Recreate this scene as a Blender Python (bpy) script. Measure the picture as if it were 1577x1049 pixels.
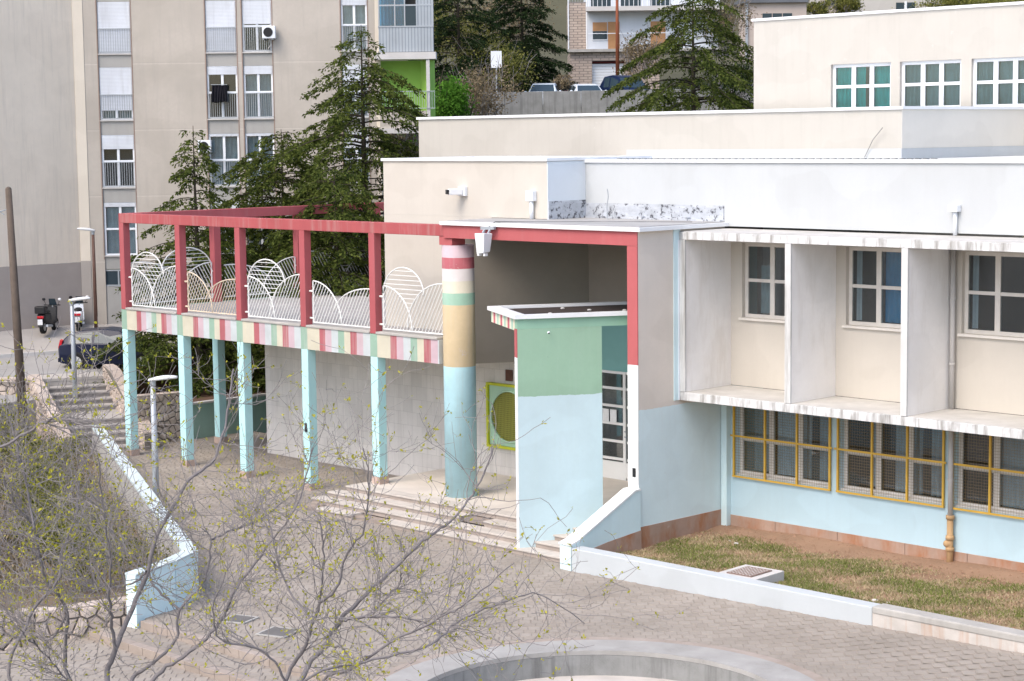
import bpy, bmesh, math, random
import numpy as np
from mathutils import Vector, Matrix
random.seed(7); rng = np.random.default_rng(7)
for o in list(bpy.data.objects): bpy.data.objects.remove(o)
scene = bpy.context.scene
COL = scene.collection
R = math.radians

# ------------------------------------------------------------------ camera
CAM = np.array([53.667, -35.062, 10.228])
RR = np.array([0.70238, 0.71171, -0.01181]); RU = np.array([-0.06616, 0.08179, 0.99445]); RF = np.array([-0.70872, 0.69770, -0.10453])
FPX, PW, PH = 2992.6, 1577, 1049
cd = bpy.data.cameras.new('camera'); cam = bpy.data.objects.new('camera', cd); COL.objects.link(cam)
cd.sensor_width = 36; cd.lens = FPX * 36 / PW; cd.clip_start = 0.5; cd.clip_end = 2000
cam.matrix_world = Matrix(((RR[0], RU[0], -RF[0], CAM[0]), (RR[1], RU[1], -RF[1], CAM[1]), (RR[2], RU[2], -RF[2], CAM[2]), (0, 0, 0, 1)))
scene.camera = cam

# ------------------------------------------------------------------ sky, sun, exposure
SUN = np.array([0.02, -0.60, 0.79]); SUN /= np.linalg.norm(SUN)          # direction towards the sun
world = bpy.data.worlds.new('World'); scene.world = world; world.use_nodes = True
wn = world.node_tree.nodes; wl = world.node_tree.links
sky = wn.new('ShaderNodeTexSky'); sky.sky_type = 'NISHITA'; sky.sun_disc = False
sky.sun_elevation = math.asin(SUN[2]); sky.sun_rotation = math.atan2(SUN[0], SUN[1])
sky.air_density = 1.0; sky.dust_density = 3.1; sky.ozone_density = 1.0
wl.new(sky.outputs[0], wn['Background'].inputs[0]); wn['Background'].inputs[1].default_value = 0.15
ld = bpy.data.lights.new('sun', 'SUN'); ld.energy = 0.75; ld.angle = R(30); ld.color = (1.0, 0.93, 0.82)
sun = bpy.data.objects.new('sun', ld); COL.objects.link(sun)
sun.rotation_euler = Vector(-SUN).to_track_quat('-Z', 'Y').to_euler()
scene.view_settings.view_transform = 'Standard'; scene.view_settings.look = 'None'
scene.view_settings.exposure = 1.13; scene.view_settings.gamma = 1.0

# ------------------------------------------------------------------ helpers
HR = np.array([0.70245, 0.71173, 0.0]); HR /= np.linalg.norm(HR)           # level, to the right of the view
HV = np.array([-HR[1], HR[0], 0.0])                                        # level, into the view
def at(px, py, D):
    return CAM + D * (RF + RR * (px - PW / 2) / FPX + RU * (PH / 2 - py) / FPX)
def link(o, parent=None):
    COL.objects.link(o)
    if parent is not None: o.parent = parent
    return o
def tag(o, label=None, cat=None, group=None, kind=None):
    if label: o['label'] = label
    if cat: o['category'] = cat
    if group: o['group'] = group
    if kind: o['kind'] = kind
    return o
def empty(name, loc=(0, 0, 0), rz=0.0, parent=None):
    o = bpy.data.objects.new(name, None); o.location = loc; o.rotation_euler = (0, 0, rz); o.empty_display_size = 0.3
    return link(o, parent)
def copy_tree(o, parent=None):
    c = o.copy(); COL.objects.link(c); c.parent = parent
    for ch in list(o.children): copy_tree(ch, c)
    return c
class MB:
    def __init__(s): s.v = []; s.f = []
    def add(s, vs, fs):
        n = len(s.v); s.v += [tuple(map(float, p)) for p in vs]; s.f += [tuple(n + i for i in f) for f in fs]; return s
    def box(s, x0, y0, z0, x1, y1, z1):
        return s.add([(x0, y0, z0), (x1, y0, z0), (x1, y1, z0), (x0, y1, z0), (x0, y0, z1), (x1, y0, z1), (x1, y1, z1), (x0, y1, z1)],
                     [(0, 3, 2, 1), (4, 5, 6, 7), (0, 1, 5, 4), (1, 2, 6, 5), (2, 3, 7, 6), (3, 0, 4, 7)])
    def bar(s, a, b, w, h=None, up=(0, 0, 1)):
        a = np.array(a, float); b = np.array(b, float); h = h or w; d = b - a; d = d / (np.linalg.norm(d) + 1e-9); up = np.array(up, float)
        if abs(d @ up) > .95: up = np.array([1., 0, 0])
        sd = np.cross(d, up); sd /= np.linalg.norm(sd); u = np.cross(sd, d)
        c = [(-w / 2, -h / 2), (w / 2, -h / 2), (w / 2, h / 2), (-w / 2, h / 2)]
        return s.add([a + sd * i + u * j for i, j in c] + [b + sd * i + u * j for i, j in c],
                     [(3, 2, 1, 0), (4, 5, 6, 7), (0, 1, 5, 4), (1, 2, 6, 5), (2, 3, 7, 6), (3, 0, 4, 7)])
    def prism(s, poly, z0, z1):
        n = len(poly); z0 = z0 if hasattr(z0, '__len__') else [z0] * n; z1 = z1 if hasattr(z1, '__len__') else [z1] * n
        return s.add([(p[0], p[1], z) for p, z in zip(poly, z0)] + [(p[0], p[1], z) for p, z in zip(poly, z1)],
                     [tuple(range(n - 1, -1, -1)), tuple(range(n, 2 * n))] + [(i, (i + 1) % n, n + (i + 1) % n, n + i) for i in range(n)])
    def slab(s, pts, off):                                                 # planar polygon extruded by a vector
        n = len(pts); off = np.array(off, float); a = [np.array(p, float) for p in pts]
        return s.add(a + [p + off for p in a], [tuple(range(n - 1, -1, -1)), tuple(range(n, 2 * n))] + [(i, (i + 1) % n, n + (i + 1) % n, n + i) for i in range(n)])
    def tube(s, pts, rad, n=8, caps=True):
        pts = [np.array(p, float) for p in pts]; rad = rad if hasattr(rad, '__len__') else [rad] * len(pts); vs = []; fs = []
        u = None
        for i, p in enumerate(pts):
            d = pts[min(i + 1, len(pts) - 1)] - pts[max(i - 1, 0)]; d /= (np.linalg.norm(d) + 1e-9)
            if u is None:
                u = np.array([0, 0, 1.]) if abs(d[2]) < .9 else np.array([1., 0, 0])
            u = u - d * (u @ d); u /= (np.linalg.norm(u) + 1e-9); w = np.cross(d, u)
            vs += [p + rad[i] * (math.cos(t) * u + math.sin(t) * w) for t in [2 * math.pi * k / n for k in range(n)]]
        for i in range(len(pts) - 1):
            fs += [(i * n + k, i * n + (k + 1) % n, (i + 1) * n + (k + 1) % n, (i + 1) * n + k) for k in range(n)]
        if caps: fs += [tuple(range(n - 1, -1, -1)), tuple((len(pts) - 1) * n + k for k in range(n))]
        return s.add(vs, fs)
    def ellipsoid(s, c, r, nu=10, nv=7):
        vs = []; fs = []
        for j in range(nv + 1):
            th = math.pi * j / nv
            for i in range(nu):
                ph = 2 * math.pi * i / nu
                vs.append((c[0] + r[0] * math.sin(th) * math.cos(ph), c[1] + r[1] * math.sin(th) * math.sin(ph), c[2] + r[2] * math.cos(th)))
        for j in range(nv):
            for i in range(nu):
                fs.append((j * nu + i, (j + 1) * nu + i, (j + 1) * nu + (i + 1) % nu, j * nu + (i + 1) % nu))
        return s.add(vs, fs)
    def build(s, name, mat, parent=None, bevel=0, smooth=False, kind=None):
        me = bpy.data.meshes.new(name); me.from_pydata(s.v, [], s.f); me.update()
        if mat is not None: me.materials.append(mat)
        if smooth:
            for p in me.polygons: p.use_smooth = True
        o = bpy.data.objects.new(name, me); link(o, parent)
        if bevel:
            m = o.modifiers.new('bevel', 'BEVEL'); m.width = bevel; m.segments = 2; m.limit_method = 'ANGLE'
        if kind: o['kind'] = kind
        return o
def box(name, mat, parent, x0, y0, z0, x1, y1, z1, bevel=0):
    return MB().box(x0, y0, z0, x1, y1, z1).build(name, mat, parent, bevel)
def quads(name, V, mat, parent=None, kind=None, attr=None):
    """V: (n, k, 3) array of polygons with k corners each -> one mesh"""
    n, k = V.shape[:2]; me = bpy.data.meshes.new(name)
    me.vertices.add(n * k); me.vertices.foreach_set('co', V.reshape(-1).astype(np.float32))
    me.loops.add(n * k); me.loops.foreach_set('vertex_index', np.arange(n * k, dtype=np.int32))
    me.polygons.add(n); me.polygons.foreach_set('loop_start', np.arange(0, n * k, k, dtype=np.int32)); me.polygons.foreach_set('loop_total', np.full(n, k, dtype=np.int32))
    me.update(calc_edges=True); me.materials.append(mat)
    o = bpy.data.objects.new(name, me); link(o, parent)
    if kind: o['kind'] = kind
    return o

# ------------------------------------------------------------------ materials
def nodes(name):
    m = bpy.data.materials.new(name); m.use_nodes = True; nt = m.node_tree
    return m, nt.nodes, nt.links, nt.nodes['Principled BSDF']
def mixc(n, l, fac, a, b, blend='MIX'):
    x = n.new('ShaderNodeMix'); x.data_type = 'RGBA'; x.blend_type = blend
    for sock, val in ((x.inputs[0], fac), (x.inputs[6], a), (x.inputs[7], b)):
        if hasattr(val, 'is_linked') or hasattr(val, 'links'): l.new(val, sock)
        else: sock.default_value = val if not isinstance(val, tuple) else (*val[:3], 1)
    return x.outputs[2]
def pos(n, l, sc=(1, 1, 1)):
    g = n.new('ShaderNodeNewGeometry'); m = n.new('ShaderNodeMapping'); m.inputs['Scale'].default_value = sc
    l.new(g.outputs['Position'], m.inputs['Vector']); return m.outputs[0]
def noise(n, l, vec, scale, detail=4, rough=.6):
    t = n.new('ShaderNodeTexNoise'); t.inputs['Scale'].default_value = scale; t.inputs['Detail'].default_value = detail; t.inputs['Roughness'].default_value = rough
    l.new(vec, t.inputs['Vector']); return t.outputs['Fac']
def remap(n, l, fac, a, b, c=0.0, d=1.0):
    r = n.new('ShaderNodeMapRange'); r.inputs[1].default_value = a; r.inputs[2].default_value = b; r.inputs[3].default_value = c; r.inputs[4].default_value = d
    l.new(fac, r.inputs[0]); return r.outputs[0]
def bump(n, l, b, fac, strength, dist=.02):
    x = n.new('ShaderNodeBump'); x.inputs['Strength'].default_value = strength; x.inputs['Distance'].default_value = dist
    l.new(fac, x.inputs['Height']); l.new(x.outputs[0], b.inputs['Normal']); return x
def mathn(n, l, op, a, b):
    x = n.new('ShaderNodeMath'); x.operation = op
    for s, v in ((x.inputs[0], a), (x.inputs[1], b)):
        if isinstance(v, (int, float)): s.default_value = v
        else: l.new(v, s)
    return x.outputs[0]
def dirty(n, l, base, var, scale, streak, streak_col, patch, patch_col, srange=(.5, .78), prange=(.66, .7), sscale=(5, 5, .35), pscale=2.3):
    p = pos(n, l)
    f = noise(n, l, p, scale, 3)
    dark = mixc(n, l, 1.0, base, (1 - var, 1 - var, 1 - var * 1.05), 'MULTIPLY')
    out = mixc(n, l, remap(n, l, f, .32, .68), dark, base)
    f2 = noise(n, l, p, scale * 14, 3)
    out = mixc(n, l, remap(n, l, f2, .3, .75, 0, .35 * var / .12 if var else 0), out, mixc(n, l, 1.0, base, (.86, .86, .86), 'MULTIPLY'))
    rp = noise(n, l, pos(n, l, (.55, .55, .8)), scale * 1.1, 2, .4)
    out = mixc(n, l, remap(n, l, rp, .50, .525, 0, .5), out, mixc(n, l, 1.0, out, (.93, .925, .92), 'MULTIPLY'))
    fk = noise(n, l, p, 7.5, 4, .72)
    out = mixc(n, l, remap(n, l, fk, .68, .75, 0, min(.5, var * 4)), out, mixc(n, l, 1.0, out, (.62, .58, .54), 'MULTIPLY'))
    if streak:
        ps = pos(n, l, sscale); fs = noise(n, l, ps, 1.0, 4, .65)
        out = mixc(n, l, remap(n, l, fs, srange[0], srange[1], 0, streak), out, streak_col)
    if patch:
        fp = noise(n, l, p, pscale, 5, .72)
        out = mixc(n, l, remap(n, l, fp, prange[0], prange[1], 0, patch), out, patch_col)
    return out
def M(name, col, rough=.85, var=.1, scale=.8, bmp=.25, bscale=45, streak=0, streak_col=(.25, .23, .2), patch=0, patch_col=(.5, .47, .43), metal=0, spec=.3, **kw):
    m, n, l, b = nodes(name)
    c = n.new('ShaderNodeRGB'); c.outputs[0].default_value = (*col, 1)
    l.new(dirty(n, l, c.outputs[0], var, scale, streak, streak_col, patch, patch_col, **kw), b.inputs['Base Color'])
    b.inputs['Roughness'].default_value = rough; b.inputs['Metallic'].default_value = metal; b.inputs['Specular IOR Level'].default_value = spec
    if bmp: bump(n, l, b, noise(n, l, pos(n, l), bscale, 4), bmp, .01)
    return m
def MZ(name, bands, axis=2, wob=.012, period=None, **kw):
    """paint that changes along one world axis: bands = [(from, colour), ...]"""
    m, n, l, b = nodes(name)
    p = pos(n, l); sx = n.new('ShaderNodeSeparateXYZ'); l.new(p, sx.inputs[0]); q = sx.outputs[axis]
    w = noise(n, l, p, 3.2, 4); q = mathn(n, l, 'ADD', q, remap(n, l, w, 0, 1, -wob, wob))
    if period: q = mathn(n, l, 'MODULO', mathn(n, l, 'ADD', q, period * 10), period)
    out = None
    for z, c in bands:
        r = n.new('ShaderNodeRGB'); r.outputs[0].default_value = (*c, 1)
        if out is None: out = r.outputs[0]
        else: out = mixc(n, l, mathn(n, l, 'GREATER_THAN', q, z), out, r.outputs[0])
    d = dict(var=.1, scale=.8, streak=0, streak_col=(.25, .23, .2), patch=0, patch_col=(.5, .47, .43)); rough = kw.pop('rough', .85); bm = kw.pop('bmp', .25); d.update(kw)
    l.new(dirty(n, l, out, d['var'], d['scale'], d['streak'], d['streak_col'], d['patch'], d['patch_col']), b.inputs['Base Color'])
    b.inputs['Roughness'].default_value = rough; b.inputs['Specular IOR Level'].default_value = .3
    if bm: bump(n, l, b, noise(n, l, p, 45, 4), bm, .01)
    return m
def MLEAF(name, c1, c2, trans=.25, tip=None):
    m, n, l, b = nodes(name)
    g = n.new('ShaderNodeNewGeometry')
    f = noise(n, l, pos(n, l), 1.2, 3)
    mx = mathn(n, l, 'ADD', mathn(n, l, 'MULTIPLY', g.outputs['Random Per Island'], .65), mathn(n, l, 'MULTIPLY', f, .45))
    col = mixc(n, l, remap(n, l, mx, .2, .85), c1, c2)
    l.new(col, b.inputs['Base Color']); b.inputs['Roughness'].default_value = .9; b.inputs['Specular IOR Level'].default_value = .05
    t = n.new('ShaderNodeBsdfTranslucent'); l.new(col, t.inputs[0]); ms = n.new('ShaderNodeMixShader'); ms.inputs[0].default_value = trans
    l.new(b.outputs[0], ms.inputs[1]); l.new(t.outputs[0], ms.inputs[2]); l.new(ms.outputs[0], n['Material Output'].inputs[0])
    return m
def MISLAND(name, c1, c2, rough=.9, var=.12, scale=3, bmp=.4, bscale=30):
    m, n, l, b = nodes(name)
    g = n.new('ShaderNodeNewGeometry'); oi = n.new('ShaderNodeObjectInfo')
    rr = mathn(n, l, 'FRACT', mathn(n, l, 'ADD', g.outputs['Random Per Island'], oi.outputs['Random']), 0)
    base = mixc(n, l, rr, c1, c2)
    l.new(dirty(n, l, base, var, scale, 0, (0, 0, 0), 0, (0, 0, 0)), b.inputs['Base Color'])
    b.inputs['Roughness'].default_value = rough; b.inputs['Specular IOR Level'].default_value = .25
    bump(n, l, b, noise(n, l, pos(n, l), bscale, 4), bmp, .02)
    return m
def MGLASS(name, tint=(.8, .85, .86), refl=.5):
    m, n, l, b = nodes(name)
    t = n.new('ShaderNodeBsdfTransparent'); t.inputs[0].default_value = (*tint, 1)
    g = n.new('ShaderNodeBsdfGlossy'); g.inputs['Roughness'].default_value = .03
    fr = n.new('ShaderNodeFresnel'); fr.inputs[0].default_value = 1.5
    ms = n.new('ShaderNodeMixShader'); l.new(remap(n, l, fr.outputs[0], 0, 1, .04, refl + .3), ms.inputs[0]); l.new(t.outputs[0], ms.inputs[1]); l.new(g.outputs[0], ms.inputs[2])
    l.new(ms.outputs[0], n['Material Output'].inputs[0]); return m
def MSTONE(name, cols, mortar, scale, rough=.9):
    m, n, l, b = nodes(name)
    v = n.new('ShaderNodeTexVoronoi'); v.inputs['Scale'].default_value = scale; l.new(pos(n, l), v.inputs['Vector'])
    l.new(dirty(n, l, mixc(n, l, v.outputs['Color'], cols[0], cols[1]), .15, 3, 0, (0, 0, 0), 0, (0, 0, 0)), b.inputs['Base Color'])
    b.inputs['Roughness'].default_value = rough; bump(n, l, b, v.outputs['Distance'], .5, .03); return m
def MBRICK(name, c1, c2, mortar, bw, bh, axis_rot, rough=.9, msize=.01, bmp=.4):
    m, n, l, b = nodes(name)
    g = n.new('ShaderNodeNewGeometry'); mp = n.new('ShaderNodeMapping'); mp.inputs['Rotation'].default_value = axis_rot; l.new(g.outputs['Position'], mp.inputs[0])
    t = n.new('ShaderNodeTexBrick'); l.new(mp.outputs[0], t.inputs['Vector']); t.inputs['Scale'].default_value = 1
    t.inputs['Brick Width'].default_value = bw; t.inputs['Row Height'].default_value = bh; t.inputs['Mortar Size'].default_value = msize
    for k, c in (('Color1', c1), ('Color2', c2), ('Mortar', mortar)): t.inputs[k].default_value = (*c, 1)
    l.new(dirty(n, l, t.outputs['Color'], .16, .7, .25, (.22, .2, .19), 0, (0, 0, 0)), b.inputs['Base Color']); b.inputs['Roughness'].default_value = rough
    if bmp: bump(n, l, b, mathn(n, l, 'SUBTRACT', 1.0, t.outputs['Fac']), bmp, .008)
    return m
CREAM = (.58, .54, .48); BLUE = (.50, .72, .78); WHITE = (.525, .545, .555); REDP = (.56, .145, .165); GREEN = (.30, .50, .37)
m_cream = M('cream_render', CREAM, var=.06, streak=.06, patch=.0)
m_cream2 = M('cream_render_worn', (.50, .475, .43), var=.05, streak=.12, patch=.25, patch_col=(.62, .6, .57))
m_white = M('white_render', WHITE, var=.05, streak=.05)
m_whitepaint = M('white_paint', (.82, .83, .82), var=.05, rough=.6)
m_fin = M('fin_render', (.86, .84, .82), var=.09, streak=.4, streak_col=(.50, .44, .37), srange=(.52, .8), sscale=(2.2, 2.2, .5))
m_fin_edge = M('fin_edge', (.66, .66, .65), var=.15, streak=.7, streak_col=(.27, .25, .22), srange=(.52, .68))
m_slab = None
m_coping = M('metal_coping', (.80, .81, .82), rough=.4, var=.05, bmp=0)
m_roofgrey = M('roof_felt', (.42, .41, .40), var=.25, scale=1.2, bmp=.3, streak=.2)
m_roofdark = M('canopy_felt', (.055, .042, .038), var=.35, scale=1.5, bmp=.4)
m_bitumen = M('silver_bitumen', (.52, .55, .60), var=.35, scale=3.5, rough=.5, patch=.95, patch_col=(.06, .06, .07), bmp=.8, bscale=14, prange=(.53, .60), pscale=6.5, streak=.5, streak_col=(.75, .77, .8), sscale=(1.5, 1.5, 6))
m_redpost = M('red_paint', (.43, .105, .115), var=.14, streak=.12, streak_col=(.45, .32, .31))
m_redbeam = M('red_paint_beam', (.43, .10, .105), var=.16, streak=.5, streak_col=(.42, .33, .3), patch=.5, patch_col=(.6, .56, .53))
m_portalred = M('portal_red', (.47, .12, .125), var=.1, streak=.12, streak_col=(.5, .3, .29))
m_blue = M('blue_paint', BLUE, var=.07, streak=.1, streak_col=(.45, .55, .56), patch=.2, patch_col=(.6, .66, .68))
m_bluelight = M('pale_blue_paint', (.66, .82, .85), var=.06, streak=.06)
m_bluecol = M('column_blue_paint', (.50, .80, .81), var=.1, streak=.15, streak_col=(.42, .5, .5), patch=.4, patch_col=(.55, .52, .48))
m_baseStone = M('pink_stone', (.52, .40, .34), var=.2, scale=3, streak=.3, streak_col=(.42, .2, .1))
m_plinth = M('plinth_stone', (.46, .32, .25), var=.25, scale=1.8, streak=.8, streak_col=(.36, .15, .065), bmp=.4, srange=(.47, .66), sscale=(1.6, 1.6, .7), patch=.3, patch_col=(.55, .46, .40))
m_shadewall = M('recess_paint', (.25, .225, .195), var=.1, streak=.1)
m_teal = M('teal_paint', (.22, .44, .42), var=.06)
m_green = M('green_wall_paint', GREEN, var=.08, streak=.1, streak_col=(.28, .4, .32))
m_concrete = M('raw_concrete', (.46, .44, .41), var=.2, scale=1.4, streak=.35, streak_col=(.22, .21, .2), bmp=.5)
m_concdark = M('stained_concrete', (.30, .30, .29), var=.35, scale=2.5, streak=.7, streak_col=(.10, .10, .095), bmp=.5)
m_conclight = M('pale_concrete', (.60, .58, .56), var=.12, scale=1.2, bmp=.4)
m_rustwall = M('rust_stained_concrete', (.58, .54, .50), var=.2, scale=2, streak=.85, streak_col=(.42, .23, .13), patch=.4, patch_col=(.68, .66, .63), bmp=.5)
m_white_metal = M('white_metal', (.80, .80, .78), rough=.45, var=.08, bmp=0)
m_rustrail = M('rusty_white_metal', (.74, .62, .48), rough=.5, var=.2, bmp=0)
m_winframe = M('window_frame_paint', (.74, .70, .65), rough=.55, var=.1, scale=4, bmp=.1)
m_pvc = M('white_pvc', (.80, .83, .87), rough=.4, var=.04, bmp=0)
m_yellow = M('yellow_paint', (.70, .43, .07), rough=.5, var=.12, scale=3, bmp=.1)
m_lime = M('lime_paint', (.52, .55, .03), rough=.5, var=.1, scale=3, bmp=.1)
m_mint = M('mint_panel', (.42, .62, .46), rough=.6, var=.1)
m_wire = M('brass_wire', (.30, .22, .12), rough=.5, var=.1, bmp=0)
m_glass = MGLASS('window_glass'); m_glass2 = MGLASS('roof_window_glass', (.75, .85, .87), .75)
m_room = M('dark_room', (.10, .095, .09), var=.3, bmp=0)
m_curtain_blue = M('blue_curtain', (.05, .30, .55), var=.2, scale=3, bmp=0)
m_reflect_teal = M('teal_reflection', (.08, .72, .70), var=.2, scale=3, bmp=0)  # bright teal that paints a reflection in the window glass
m_curtain_pale = M('pale_curtain', (.42, .52, .55), var=.2, scale=3, bmp=0)
m_curtain_grey = M('grey_blind', (.55, .62, .68), var=.2, scale=3, bmp=0)
m_grey_metal = M('grey_metal', (.42, .45, .48), rough=.45, var=.1, bmp=0, metal=.3)
m_lamp = M('lamp_housing', (.78, .79, .80), rough=.35, var=.05, bmp=0)
m_dark = M('dark_plastic', (.02, .02, .022), rough=.5, var=.1, bmp=0)
m_pole_wood = M('weathered_pole', (.13, .10, .08), var=.3, scale=4, streak=.3, streak_col=(.05, .04, .03))
m_pole_rust = M('rusty_pole', (.16, .09, .07), var=.3, scale=5, rough=.6)
m_pipe_ochre = M('ochre_pipe', (.55, .36, .19), var=.2, scale=4, streak=.4, streak_col=(.35, .12, .04))
m_asphalt = M('asphalt', (.36, .35, .34), var=.15, scale=.6, bmp=.4)
m_pavement = M('pavement_concrete', (.46, .43, .40), var=.12, scale=.7, bmp=.3, streak=.1)
m_tread = M('step_stone', (.56, .51, .46), var=.16, scale=2.5, bmp=.3, streak=.15)
m_riser = M('dark_riser', (.27, .25, .235), var=.2, scale=2, streak=.35, bmp=.4)
m_broken = M('broken_step', (.35, .29, .25), var=.3, scale=6, bmp=.8)
m_soil = M('soil', (.35, .22, .145), var=.35, scale=1.3, bmp=.8, bscale=25)
m_earth = M('dark_earth', (.13, .075, .05), var=.35, scale=1.2, bmp=.8, bscale=20)
m_black_paint = M('dark_blue_car_paint', (.006, .010, .032), rough=.3, var=0, bmp=0, spec=.3)
m_silver = M('silver_car_paint', (.62, .68, .74), rough=.25, var=0, bmp=0, spec=.6)
m_bluecar = M('blue_van_paint', (.006, .014, .05), rough=.35, var=0, bmp=0, spec=.3)
m_carglass = M('car_glass', (.03, .05, .065), rough=.12, var=0, bmp=0, spec=.35)
m_tyre = M('tyre', (.015, .015, .015), rough=.9, var=.1, bmp=0)
m_rim = M('alloy', (.55, .56, .57), rough=.35, var=0, bmp=0, metal=.6)
m_redlamp = M('red_lamp', (.5, .02, .03), rough=.2, var=0, bmp=0)
m_plate = M('number_plate', (.75, .76, .78), rough=.4, var=.08, scale=20, bmp=0)
m_bark = M('grey_bark', (.22, .20, .205), var=.3, scale=9, bmp=.5, bscale=60)
m_twig = M('twig_bark', (.27, .245, .24), var=.25, scale=6, bmp=0)
m_cedarbark = M('cedar_bark', (.055, .045, .032), var=.3, scale=5, bmp=.6)
m_cedar = MLEAF('cedar_needles', (.018, .034, .010), (.135, .165, .038), .3)
m_spruce = MLEAF('dark_needles', (.006, .013, .006), (.030, .050, .018), .15)
m_spring = MLEAF('spring_leaf', (.04, .12, .012), (.12, .26, .035), .35)
m_bushleaf = MLEAF('bush_leaf', (.045, .06, .015), (.28, .27, .075), .3)
m_drybush = MLEAF('dry_bush', (.12, .09, .055), (.30, .24, .15), .2)
m_bud = MLEAF('bud_leaf', (.30, .30, .03), (.52, .48, .07), .4)
m_grass = MLEAF('grass_blade', (.13, .17, .04), (.27, .30, .09), .3)
m_drygrass = MLEAF('dry_grass_blade', (.36, .28, .17), (.56, .46, .30), .3)
m_slab = M('stained_slab', (.76, .76, .76), var=.2, scale=2, streak=.75, streak_col=(.22, .205, .18), bmp=.4, srange=(.46, .64), sscale=(5.5, 5.5, .8))
m_slabtop = M('stained_slab_top', (.58, .56, .53), var=.3, scale=1.5, streak=0, patch=.5, patch_col=(.33, .32, .31), bmp=.4)
m_paver = MISLAND('paver_block', (.335, .293, .25), (.375, .332, .288), var=.25, scale=.45, bmp=.5, bscale=18)
m_stone = MISLAND('field_stone', (.47, .39, .335), (.63, .535, .465), var=.25, scale=5, bmp=.7, bscale=18)
m_mortar = M('stone_joint', (.20, .18, .16), var=.25, scale=3, bmp=.5)
m_joint = M('sand_joint', (.31, .27, .235), var=.2, scale=1.2, bmp=.4)
m_band = MISLAND('brown_edging', (.36, .30, .255), (.41, .345, .30), var=.2)
m_hill = M('hillside_scrub', (.10, .095, .055), var=.4, scale=.35, bmp=1, bscale=3)
m_far = M('far_ground', (.28, .26, .23), var=.2, scale=.2)

# ------------------------------------------------------------------ ground
PAR0 = np.array([-0.75, -0.6]); PAR1 = np.array([17.95, -10.1]); PDIR = (PAR1 - PAR0) / np.linalg.norm(PAR1 - PAR0)
CIRC = np.array([30.2, -9.9]); RI, RO = 3.45, 4.28
def sstep(a, b, x):
    t = min(1, max(0, (x - a) / (b - a))); return t * t * (3 - 2 * t)
def gz(x, y):
    z = 0.0
    if x > 22.5: z += .019 * (x - 22.5) * sstep(-5.0, -2.6, y)
    if x < 28:
        if y < -12.1: z -= .16
        if y < -13.0: z -= .16
    return z
def left_of_parapet(x, y):
    d = np.array([x, y]) - PAR0; return PDIR[0] * d[1] - PDIR[1] * d[0] < 0 and x < 18.0
tag(MB().add([(-900, -900, -.8), (900, -900, -.8), (900, 900, -.8), (-900, 900, -.8)], [(0, 1, 2, 3)]).build('ground', m_far), kind='structure')
# plaza bed under the paving blocks (the sunken circle is cut out)
mb = MB(); xs = np.arange(-1.5, 60.01, .5); ys = np.arange(-22, 6.01, .5)
for x in xs[:-1]:
    for y in ys[:-1]:
        c = np.array([x + .25, y + .25])
        if np.linalg.norm(c - CIRC) < RO - .35 or left_of_parapet(*c) or (y >= -2.5 and x >= 22.4) or (y < -10.6 and x < 17.9 + (y + 12.05) * .432): continue
        q = [(x, y), (x + .5, y), (x + .5, y + .5), (x, y + .5)]
        mb.add([(a, b, (gz(a, b) if y > -11.4 else gz(*c)) - .007) for a, b in q], [(0, 1, 2, 3)])
plaza = tag(mb.build('plaza', m_joint), kind='structure')
# paving blocks: real blocks with open joints, one mass
def blocks():
    quadsV = []; bw, bd = .25, .27
    for r in range(-10, 170):
        d = 33.0 + r * bd
        half = d * .29 + 2.5; off = .5 * bw * (r % 2)
        for k in range(int(-half / bw), int(half / bw)):
            s = k * bw + off + .03 * math.sin(r * 1.7)
            c = CAM[:2] + HV[:2] * d + HR[:2] * s; x, y = c
            if x < -1.2 or y > 3.2 or left_of_parapet(x, y): continue
            if x > 22.3 and y > -2.52: continue
            if 11.4 < x < 22.4 and y > -1.95: continue
            if np.linalg.norm(c - CIRC) < RO + .02 or (y < -10.6 and x < 18.5 + (y + 12.05) * .432): continue
            if x < 28 and (abs(y + 12.1) < .16 or abs(y + 13.0) < .16): continue
            z = gz(x, y) + random.uniform(-.002, .003)
            w, h = bw * .5 - random.uniform(.006, .012), bd * .5 - random.uniform(.006, .014); tx, ty = random.gauss(0, .012), random.gauss(0, .012)
            a = random.gauss(0, .03); ca, sa = math.cos(a), math.sin(a)
            top = []; low = []
            for i, j in ((-1, -1), (1, -1), (1, 1), (-1, 1)):
                u, v = i * w, j * h; u, v = u * ca - v * sa, u * sa + v * ca
                p = c + HR[:2] * u * .95 + HV[:2] * v * .95; q = c + HR[:2] * u + HV[:2] * v
                top.append((p[0], p[1], z + .004 + tx * i * .15 + ty * j * .15)); low.append((q[0], q[1], z - .012))
            quadsV.append((top, low))
    vs = []; fs = []
    for top, low in quadsV:
        n = len(vs); vs += top + low
        fs += [(n, n + 1, n + 2, n + 3)] + [(n + i, n + 4 + i, n + 4 + (i + 1) % 4, n + (i + 1) % 4) for i in range(4)]
    mb = MB(); mb.v = vs; mb.f = fs; return mb
tag(blocks().build('paving_blocks', m_paver), 'grey interlocking paving blocks covering the plaza', 'paving', kind='stuff')
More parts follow.
